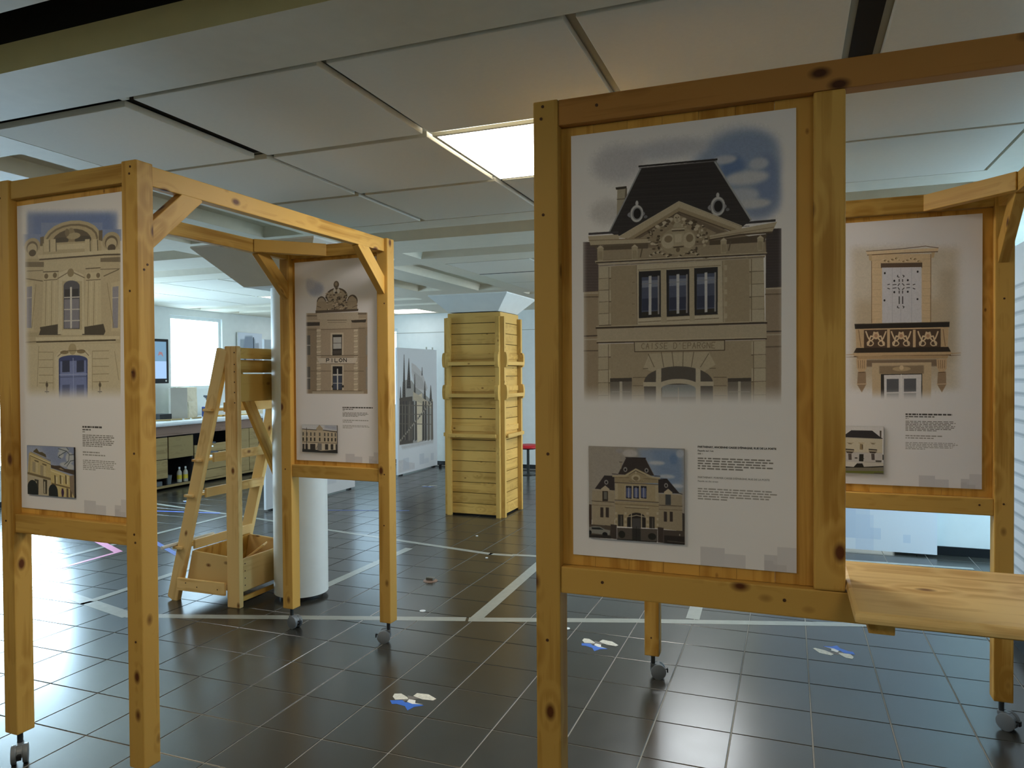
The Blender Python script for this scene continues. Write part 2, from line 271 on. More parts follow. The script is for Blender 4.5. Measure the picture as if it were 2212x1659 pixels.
(2,168,145,110,0,383,504,4,7),(2,92,74,56,0,556,580,4,3),(2,220,200,162,0,414,466,8,7),(2,110,90,68,0,590,516,7,5),(2,240,223,192,0,434,454,8,7),(2,168,145,110,0,390,528,8,3),
(2,92,74,56,0,420,532,5,3),(2,220,200,162,0,526,573,7,6),(2,110,90,68,0,553,460,10,5),(2,240,223,192,0,499,446,8,4),(2,168,145,110,0,621,495,5,5),(2,92,74,56,0,588,521,6,6),
(2,220,200,162,0,625,543,7,6),(2,110,90,68,0,367,479,6,5),(2,240,223,192,0,612,545,6,8),(2,168,145,110,0,588,504,4,3),(2,92,74,56,0,547,590,7,5),(2,220,200,162,0,420,521,6,8),
(2,110,90,68,0,553,456,5,7),(2,240,223,192,0,394,541,5,4),(2,168,145,110,0,442,564,3,6),(2,92,74,56,0,560,582,8,6),(2,220,200,162,0,476,572,9,5),(2,110,90,68,0,581,588,4,7),
(2,240,223,192,0,474,575,11,5),(2,168,145,110,0,479,451,10,7),(2,92,74,56,0,414,516,6,5),(2,220,200,162,0,478,581,5,5),(2,110,90,68,0,379,494,9,7),(2,240,223,192,0,403,539,10,5),
(2,168,145,110,0,492,430,10,6),(2,92,74,56,0,461,581,8,5),(2,220,200,162,0,442,567,4,4),(2,110,90,68,0,577,579,10,3),(2,240,223,192,0,627,538,6,5),(2,168,145,110,0,589,543,8,6),
(2,220,200,162,0,425,566,7,5),(2,110,90,68,0,390,562,8,3),(2,240,223,192,0,457,432,10,5),(2,168,145,110,0,632,532,10,6),(2,92,74,56,0,405,536,9,3),(2,220,200,162,0,527,452,4,7),
(2,110,90,68,0,432,545,5,7),(2,240,223,192,0,563,589,9,3),(2,168,145,110,0,380,538,7,7),(2,92,74,56,0,413,559,5,7),(2,220,200,162,0,565,462,6,4),(2,110,90,68,0,426,480,7,4),
(2,240,223,192,0,446,563,10,3),(2,168,145,110,0,510,572,4,5),(2,92,74,56,0,579,454,7,5),(2,220,200,162,0,580,471,7,6),(2,110,90,68,0,619,562,4,6),(2,240,223,192,0,606,493,5,6),
(2,168,145,110,0,600,481,3,7),(2,92,74,56,0,624,533,9,3),(2,220,200,162,0,377,493,5,4),(2,110,90,68,0,587,544,4,4),(2,240,223,192,0,503,441,9,6),(2,168,145,110,0,528,465,7,3),
(2,92,74,56,0,366,510,7,4),(2,220,200,162,0,486,578,10,8),(2,110,90,68,0,501,431,9,4),(2,240,223,192,0,384,538,9,6),(2,168,145,110,0,410,513,10,4),(2,92,74,56,0,592,515,10,4),
(2,220,200,162,0,534,472,6,4),(2,110,90,68,0,460,443,7,6),(2,240,223,192,0,590,515,7,6),(2,168,145,110,0,436,467,10,4),(2,92,74,56,0,565,466,5,7),(2,220,200,162,0,617,561,7,7),
(2,110,90,68,0,538,458,4,4),(2,240,223,192,0,624,525,4,3),(2,168,145,110,0,506,580,8,5),(2,92,74,56,0,413,508,6,4),(2,220,200,162,0,497,465,8,6),(2,240,223,192,0,375,592,7,4),
(2,92,74,56,0,381,588,7,4),(2,205,182,143,0,388,585,7,4),(2,240,223,192,0,394,582,7,5),(2,92,74,56,0,401,580,7,5),(2,205,182,143,0,407,579,7,5),(2,240,223,192,0,413,579,7,5),
(2,92,74,56,0,420,580,7,4),(2,205,182,143,0,426,583,7,4),(2,240,223,192,0,432,586,7,4),(2,92,74,56,0,439,590,7,4),(2,205,182,143,0,445,594,7,4),(2,240,223,192,0,451,598,7,5),
(2,92,74,56,0,458,602,7,4),(2,205,182,143,0,464,606,7,4),(2,240,223,192,0,470,608,7,4),(2,92,74,56,0,477,610,7,4),(2,205,182,143,0,483,611,7,4),(2,240,223,192,0,489,610,7,4),
(2,92,74,56,0,495,609,7,4),(2,205,182,143,0,502,606,7,4),(2,240,223,192,0,508,603,7,4),(2,92,74,56,0,514,599,7,4),(2,205,182,143,0,520,596,7,4),(2,240,223,192,0,527,592,7,4),
(2,92,74,56,0,533,589,7,4),(2,205,182,143,0,539,586,7,4),(2,240,223,192,0,545,585,7,4),(2,92,74,56,0,552,584,7,4),(2,205,182,143,0,558,585,7,4),(2,240,223,192,0,564,587,7,4),
(2,92,74,56,0,570,589,7,4),(2,205,182,143,0,576,593,7,4),(2,240,223,192,0,582,597,7,4),(2,92,74,56,0,589,601,7,4),(2,205,182,143,0,595,605,7,4),(2,240,223,192,0,601,609,7,4),
(2,92,74,56,0,607,612,7,4),(2,205,182,143,0,613,614,7,4),(2,240,223,192,0,619,615,7,4),(2,92,74,56,0,625,616,7,4),(2,205,182,143,0,631,615,7,4),(2,240,223,192,0,637,613,7,4),
(2,92,74,56,0,643,610,7,4),(2,205,184,147,0,501,534,79,63),(2,233,216,182,0,457,531,31,34),(2,228,210,174,0,549,533,28,36),(2,168,145,110,0,457,522,18,16),
(2,168,145,110,0,552,524,16,18),(0,217,198,162,0,477,496,526,497,524,560,481,560),(1,92,74,56,5,474,486,529,487),(1,244,230,200,5,472,479,529,480),(0,240,224,190,0,486,503,517,503,515,539,488,539),
(1,110,90,68,7,481,561,524,560),(2,138,117,88,0,500,573,9,11),(2,226,208,172,0,496,431,15,22),(2,110,90,68,0,491,427,3,3),(2,110,90,68,0,503,427,2,3),(1,138,117,88,3,497,427,496,436),
(1,138,117,88,2,493,442,501,443),(1,92,74,56,4,481,414,496,407,512,417),(0,214,195,157,0,485,452,512,452,520,473,477,471),(2,240,223,192,0,469,432,10,7),
(2,122,101,75,0,454,439,10,7),(2,240,223,192,0,439,446,10,7),(2,122,101,75,0,423,453,10,7),(2,240,223,192,0,407,460,10,7),(2,240,223,192,0,527,437,10,7),
(2,122,101,75,0,542,446,10,7),(2,240,223,192,0,557,456,10,7),(2,122,101,75,0,572,465,10,7),(2,240,223,192,0,587,474,10,7),(0,228,209,174,0,114,600,882,609,881,619,117,613),
(1,90,70,54,7,119,609,881,617),(1,138,115,90,5,131,624,871,629),(0,216,196,160,0,124,614,877,622,872,627,131,620),(0,210,188,152,0,131,628,867,632,872,919,129,914),
(0,198,175,139,0,189,631,310,632,309,910,187,912),(0,201,178,142,0,704,633,806,634,812,914,707,914),(0,226,210,178,0,135,631,190,631,190,686,134,686),(1,111,90,70,4,134,686,190,686),
(0,220,202,168,0,134,686,181,685,180,740,134,741),(1,111,90,70,4,134,741,180,740),(0,226,210,178,0,134,741,190,741,190,795,134,796),(1,111,90,70,4,134,796,190,795),
(0,220,202,168,0,134,796,180,795,180,850,133,851),(1,111,90,70,4,133,851,180,850),(0,226,210,178,0,133,851,189,850,189,905,133,906),(1,111,90,70,4,133,906,189,905),
(1,140,118,92,3,181,633,180,908),(0,226,210,178,0,809,635,867,636,867,691,809,690),(1,111,90,70,4,809,690,867,691),(0,220,202,168,0,817,691,867,691,867,746,817,746),
(1,111,90,70,4,817,746,867,746),(0,226,210,178,0,809,746,867,746,867,801,809,801),(1,111,90,70,4,809,801,867,801),(0,220,202,168,0,817,801,867,801,867,856,817,857),
(1,111,90,70,4,817,857,867,856),(0,226,210,178,0,809,856,867,856,867,911,809,912),(1,111,90,70,4,809,912,867,911),(1,140,118,92,3,817,635,817,912),(0,220,202,168,0,702,655,714,655,714,678,702,677),
(1,140,118,92,2,291,710,302,710),(0,220,202,168,0,702,708,714,709,714,731,702,730),(1,140,118,92,2,290,760,302,760),(0,220,202,168,0,702,762,714,762,714,784,702,784),
(1,140,118,92,2,290,810,302,811),(0,220,202,168,0,702,815,714,816,714,838,702,837),(1,140,118,92,2,290,860,301,861),(0,220,202,168,0,702,869,714,869,714,891,702,891),
(1,140,118,92,2,290,911,301,911),(0,232,216,184,0,310,632,695,634,702,909,313,906),(1,150,128,106,3,310,632,313,906),(1,165,144,111,3,694,636,698,909),
(1,165,144,111,3,317,655,687,655),(0,46,42,48,0,324,662,423,662,422,873,323,876),(0,86,98,140,0,335,689,414,689,413,862,334,865),(0,124,134,168,0,336,705,412,705,412,736,336,737),
(0,56,64,106,0,336,788,412,787,412,842,336,843),(0,62,54,48,0,334,850,413,847,413,866,334,867),(0,201,203,212,0,367,685,380,684,379,863,366,864),(0,156,152,160,0,408,685,416,686,415,862,408,862),
(1,140,142,156,3,335,720,414,719),(1,28,25,30,5,324,662,323,876),(1,74,64,56,4,323,876,422,873),(1,240,228,202,5,319,887,428,885),(1,140,118,92,3,319,896,428,893),
(0,46,42,48,0,449,662,550,663,550,872,448,874),(0,86,98,140,0,459,688,541,690,541,861,459,864),(0,124,134,168,0,461,704,539,705,539,735,461,736),(0,56,64,106,0,461,788,539,787,539,841,461,842),
(0,62,54,48,0,459,849,541,846,541,865,459,865),(0,201,203,212,0,493,684,506,683,505,862,493,863),(0,156,152,160,0,536,686,543,686,542,861,535,861),(1,140,142,156,3,459,719,541,719),
(1,28,25,30,5,449,662,448,874),(1,74,64,56,4,448,874,550,872),(1,240,228,202,5,444,885,555,883),(1,140,118,92,3,444,894,555,891),(0,46,42,48,0,572,661,674,661,673,870,572,872),
(0,86,98,140,0,583,687,665,687,665,859,582,862),(0,124,134,168,0,585,702,663,703,663,733,584,734),(0,56,64,106,0,584,787,663,786,663,839,584,840),(0,62,54,48,0,582,847,665,845,665,863,582,863),
(0,201,203,212,0,617,683,629,682,629,860,617,861),(0,156,152,160,0,660,684,667,684,666,859,659,859),(1,140,142,156,3,583,717,665,716),(1,28,25,30,5,572,661,572,872),
(1,74,64,56,4,572,872,673,870),(1,240,228,202,5,568,883,678,881),(1,140,118,92,3,568,892,678,889),(0,216,198,164,0,422,657,448,657,449,901,423,902),(0,216,198,164,0,550,658,572,657,573,899,551,900),
(0,217,198,166,0,122,921,879,921,879,982,125,984),(1,84,64,47,9,118,917,880,916),(1,232,214,180,4,120,910,880,909),(1,95,74,56,7,122,987,879,985),(1,234,218,184,4,120,979,879,979),
(0,203,181,146,0,127,993,875,990,876,1361,125,1375),(0,226,210,178,0,129,995,187,994,187,1055,129,1056),(1,111,90,70,4,129,1056,187,1055),(0,220,202,168,0,129,1056,177,1055,177,1115,128,1117),
(1,111,90,70,4,128,1117,177,1115),(0,226,210,178,0,128,1117,186,1115,186,1176,128,1177),(1,111,90,70,4,128,1177,186,1176),(0,220,202,168,0,128,1177,176,1176,176,1236,128,1238),
(1,111,90,70,4,128,1238,176,1236),(0,226,210,178,0,128,1238,186,1236,185,1297,127,1299),(1,111,90,70,4,127,1299,185,1297),(1,140,118,92,3,177,996,176,1299),
(0,226,210,178,0,817,996,875,995,875,1054,817,1055),(1,111,90,70,4,817,1055,875,1054),(0,220,202,168,0,825,1055,875,1054,875,1113,825,1114),(1,111,90,70,4,825,1114,875,1113),
(0,226,210,178,0,817,1114,875,1113,875,1171,817,1173),(1,111,90,70,4,817,1173,875,1171),(0,220,202,168,0,825,1173,875,1171,875,1230,825,1232),(1,111,90,70,4,825,1232,875,1230),
(0,226,210,178,0,816,1232,875,1230,875,1289,816,1291),(1,111,90,70,4,816,1291,875,1289),(1,140,118,92,3,825,996,825,1291),(0,217,199,165,0,299,986,703,988,703,1032,301,1032),
(1,110,88,66,4,299,986,703,988),(1,110,88,66,4,703,988,703,1032),(1,110,88,66,4,301,1032,703,1032),(1,110,88,66,4,299,986,301,1032),(3,154,132,100,3,333,994,669,996,332,1020,"CAISSE D'EPARGNE"),
(1,126,106,84,3,364,1044,391,1100),(1,126,106,84,3,424,1036,434,1101),(1,126,106,84,3,472,1035,479,1101),(1,126,106,84,3,522,1036,520,1101),(1,126,106,84,3,569,1037,558,1102),
(1,126,106,84,3,638,1050,598,1102),(0,222,205,171,0,369,1042,634,1038,664,1096,607,1131,501,1101,400,1130,340,1111),(1,126,106,84,3,364,1044,391,1104),
(1,126,106,84,3,424,1040,434,1104),(1,126,106,84,3,472,1039,479,1105),(1,126,106,84,3,522,1038,520,1105),(1,126,106,84,3,569,1038,558,1105),(1,126,106,84,3,634,1046,598,1106),
(1,126,106,84,3,340,1111,362,1111),(1,126,106,84,3,638,1112,664,1112),(1,126,106,84,3,293,1152,354,1151),(1,126,106,84,3,655,1152,711,1152),(1,142,122,100,3,292,1190,345,1190),
(1,142,122,100,3,655,1190,711,1190),(1,158,138,116,3,292,1236,345,1235),(1,158,138,116,3,659,1234,711,1234),(0,108,98,90,0,652,1176,651,1166,647,1157,640,1147,631,1138,619,1130,605,1122,589,1116,571,1110,552,1106,532,1103,511,1102,490,1101,469,1103,448,1105,429,1109,410,1114,394,1121,379,1128,366,1136,356,1146,349,1155,345,1166,343,1176),
(0,108,98,90,0,343,1174,652,1175,652,1275,346,1278),(0,140,148,156,0,426,1241,577,1240,577,1185,426,1185),(0,230,216,188,0,589,1190,587,1183,582,1177,573,1172,560,1167,545,1163,528,1160,510,1159,491,1159,472,1160,455,1163,440,1167,427,1171,417,1177,411,1183,409,1190,422,1204,424,1199,429,1194,437,1190,448,1186,461,1183,476,1181,492,1180,508,1180,524,1181,539,1183,552,1186,562,1190,570,1194,575,1199,577,1203),
(0,230,216,188,0,340,1173,423,1173,423,1193,340,1193),(0,230,216,188,0,576,1171,655,1171,655,1191,576,1191),(0,230,216,188,0,399,1116,423,1110,422,1277,398,1278),
(0,230,216,188,0,577,1109,598,1117,598,1276,577,1276),(1,208,196,176,4,500,1199,500,1277),(0,142,130,118,0,184,1157,287,1155,286,1297,184,1299),(0,96,84,74,0,184,1155,287,1153,287,1170,184,1172),
(0,220,210,192,0,229,1170,242,1170,242,1298,229,1298),(1,192,180,162,3,192,1218,279,1218),(0,142,130,118,0,716,1159,815,1157,815,1291,715,1293),(0,96,84,74,0,716,1157,815,1155,815,1171,716,1173),
(0,220,210,192,0,760,1171,771,1171,771,1292,759,1292),(1,192,180,162,3,722,1217,808,1216),
]
ART['P1'] = [
(0,127,151,208,30,97,50,924,125,920,330,91,269),(0,108,136,204,30,161,78,866,130,892,286,158,241),(0,217,201,164,0,76,224,950,250,929,1318,49,1328),(0,127,151,208,0,47,189,243,204,241,280,45,266),
(2,200,182,144,0,144,273,78,52),(2,125,107,82,0,143,284,56,42),(2,216,200,162,0,143,293,47,37),(2,94,79,60,0,146,319,35,22),(0,127,151,208,0,784,216,958,230,956,301,783,288),
(2,200,182,144,0,870,295,78,56),(2,125,107,82,0,870,305,56,44),(2,216,200,162,0,870,314,47,38),(2,94,79,60,0,872,338,35,23),(0,127,151,208,0,231,225,794,237,796,175,233,128),
(2,210,192,150,0,513,257,264,118),(2,138,119,87,0,513,264,242,104),(2,205,185,142,0,513,268,227,95),(2,102,86,63,0,513,274,181,82),(2,164,144,106,0,513,249,43,64),
(2,74,62,46,0,412,261,78,23),(2,74,62,46,0,620,266,75,23),(2,196,177,136,0,537,238,61,21),(2,138,119,87,0,476,212,21,25),(0,123,106,78,0,223,222,258,219,257,281,221,279),
(0,123,106,78,0,762,222,795,222,793,289,761,287),(0,205,187,146,0,246,264,776,283,789,372,244,335),(0,230,216,178,0,380,282,642,290,641,325,380,314),(0,226,210,170,0,261,238,306,240,307,320,256,320),
(1,84,70,47,5,309,247,310,320),(0,226,210,170,0,325,243,369,244,370,324,320,325),(1,84,70,47,5,372,252,373,324),(0,226,210,170,0,639,267,681,268,682,346,634,347),
(1,84,70,47,5,684,276,685,346),(0,226,210,170,0,705,272,746,273,748,350,700,351),(1,84,70,47,5,749,281,751,351),(0,230,216,180,0,196,337,811,348,948,352,948,375,818,372,203,360),
(1,90,75,54,8,206,367,815,376,945,383),(0,201,183,142,0,73,352,211,361,211,381,72,373),(0,138,122,96,0,72,373,254,384,254,417,72,406),(0,138,122,96,0,773,394,947,398,947,429,773,418),
(0,222,208,170,0,254,384,773,397,772,459,253,444),(1,110,94,70,5,246,449,392,454),(1,110,94,70,5,641,452,772,454),(1,138,122,96,4,87,434,247,439),(1,138,122,96,4,772,464,939,470),
(0,228,214,176,0,253,455,380,457,381,812,222,813),(2,138,119,87,0,275,478,19,17),(2,138,119,87,0,357,477,19,17),(1,124,107,80,4,252,504,379,505),(1,168,149,110,4,274,510,258,797),
(1,242,230,198,4,301,512,286,798),(1,168,149,110,4,328,513,315,799),(1,242,230,198,4,355,515,343,800),(0,94,85,72,0,206,807,400,791,418,840,402,863,195,858,212,823),
(0,228,214,176,0,645,478,772,480,773,824,617,824),(2,138,119,87,0,666,500,18,17),(2,138,119,87,0,751,500,17,16),(1,124,107,80,4,644,525,771,527),(1,168,149,110,4,665,531,650,810),
(1,242,230,198,4,690,533,677,810),(1,168,149,110,4,716,534,704,811),(1,242,230,198,4,741,536,731,812),(0,94,85,72,0,602,819,791,804,808,851,793,873,591,868,607,835),
(0,234,223,190,0,395,463,501,443,622,489,622,862,375,858),(1,138,119,87,5,383,500,501,459,629,508),(2,168,149,110,0,504,469,30,27),(0,212,196,156,0,425,518,606,528,600,840,418,835),
(0,94,94,110,0,584,559,582,549,573,539,560,530,542,524,522,520,501,519,481,520,463,525,449,532,440,541,437,551,431,824,579,829),(0,142,142,160,0,441,637,577,638,573,823,437,821),
(0,60,58,68,0,446,573,575,574,574,622,445,621),(0,237,235,232,0,496,560,514,560,508,823,493,823),(1,228,226,224,6,442,624,580,627),(1,228,226,224,6,440,701,578,704),
(1,228,226,224,6,438,774,577,775),(0,233,221,186,0,418,831,603,835,602,868,418,864),(0,228,214,176,0,72,510,151,504,144,832,65,830),(0,156,156,176,0,85,538,137,536,124,810,78,808),
(1,232,230,228,4,83,610,132,610),(0,228,214,176,0,864,553,939,546,933,854,858,852),(0,156,156,176,0,875,579,927,576,916,833,870,832),(1,232,230,228,4,873,646,922,646),
(1,124,107,80,5,78,483,240,508),(1,124,107,80,5,800,508,931,474),(1,170,152,112,4,829,551,881,832),(1,170,152,112,4,175,527,128,810),(0,239,227,194,0,162,872,863,881,931,883,930,902,862,902,166,894),
(1,84,70,47,7,171,903,894,907),(1,142,126,98,5,60,902,166,901),(0,207,191,152,0,61,841,195,839,195,866,60,869),(1,230,218,184,6,171,914,894,917),(0,230,217,182,0,59,916,937,927,929,1318,49,1328),
(1,168,149,110,3,192,969,330,972),(1,168,149,110,3,690,972,835,972),(1,168,149,110,3,191,1020,329,1021),(1,168,149,110,3,689,1020,834,1020),(1,168,149,110,3,190,1070,328,1071),
(1,168,149,110,3,688,1068,833,1068),(1,168,149,110,3,189,1120,327,1121),(1,168,149,110,3,687,1117,832,1115),(1,168,149,110,3,188,1171,326,1171),(1,168,149,110,3,686,1165,831,1163),
(1,168,149,110,3,193,932,171,1195),(1,168,149,110,3,885,977,918,1153),(1,181,163,124,3,330,973,324,1217),(1,181,163,124,3,690,974,685,1216),(0,239,228,198,0,348,1000,404,960,635,960,679,995,677,1300,342,1303),
(2,200,182,140,0,510,955,37,36),(2,160,140,102,0,435,975,40,12),(2,160,140,102,0,589,972,39,13),(1,138,119,87,4,372,1000,428,967,612,964,657,999),(0,77,90,154,0,646,1024,640,1016,625,1008,601,1002,570,997,534,995,497,994,460,996,428,1000,403,1005,387,1012,381,1020,376,1325,639,1321),
(0,127,144,210,0,395,1033,633,1028,635,1322,385,1324),(0,68,76,112,0,414,1028,482,1026,481,1101,412,1103),(0,94,106,160,0,410,1184,479,1182,477,1259,409,1262),
(0,68,76,112,0,547,1030,614,1027,612,1101,545,1104),(0,94,106,160,0,543,1184,610,1182,609,1258,542,1261),(1,162,176,230,6,387,1119,639,1115),(1,86,98,156,4,386,1134,639,1131),
(1,162,176,230,5,515,1013,513,1323),(1,94,83,68,5,265,1162,263,1239),(1,94,83,68,5,244,1228,283,1228),(2,110,97,80,0,265,1184,12,15),(1,94,83,68,5,753,1163,751,1236),
(1,94,83,68,5,734,1226,769,1226),(2,110,97,80,0,753,1184,11,15),
]
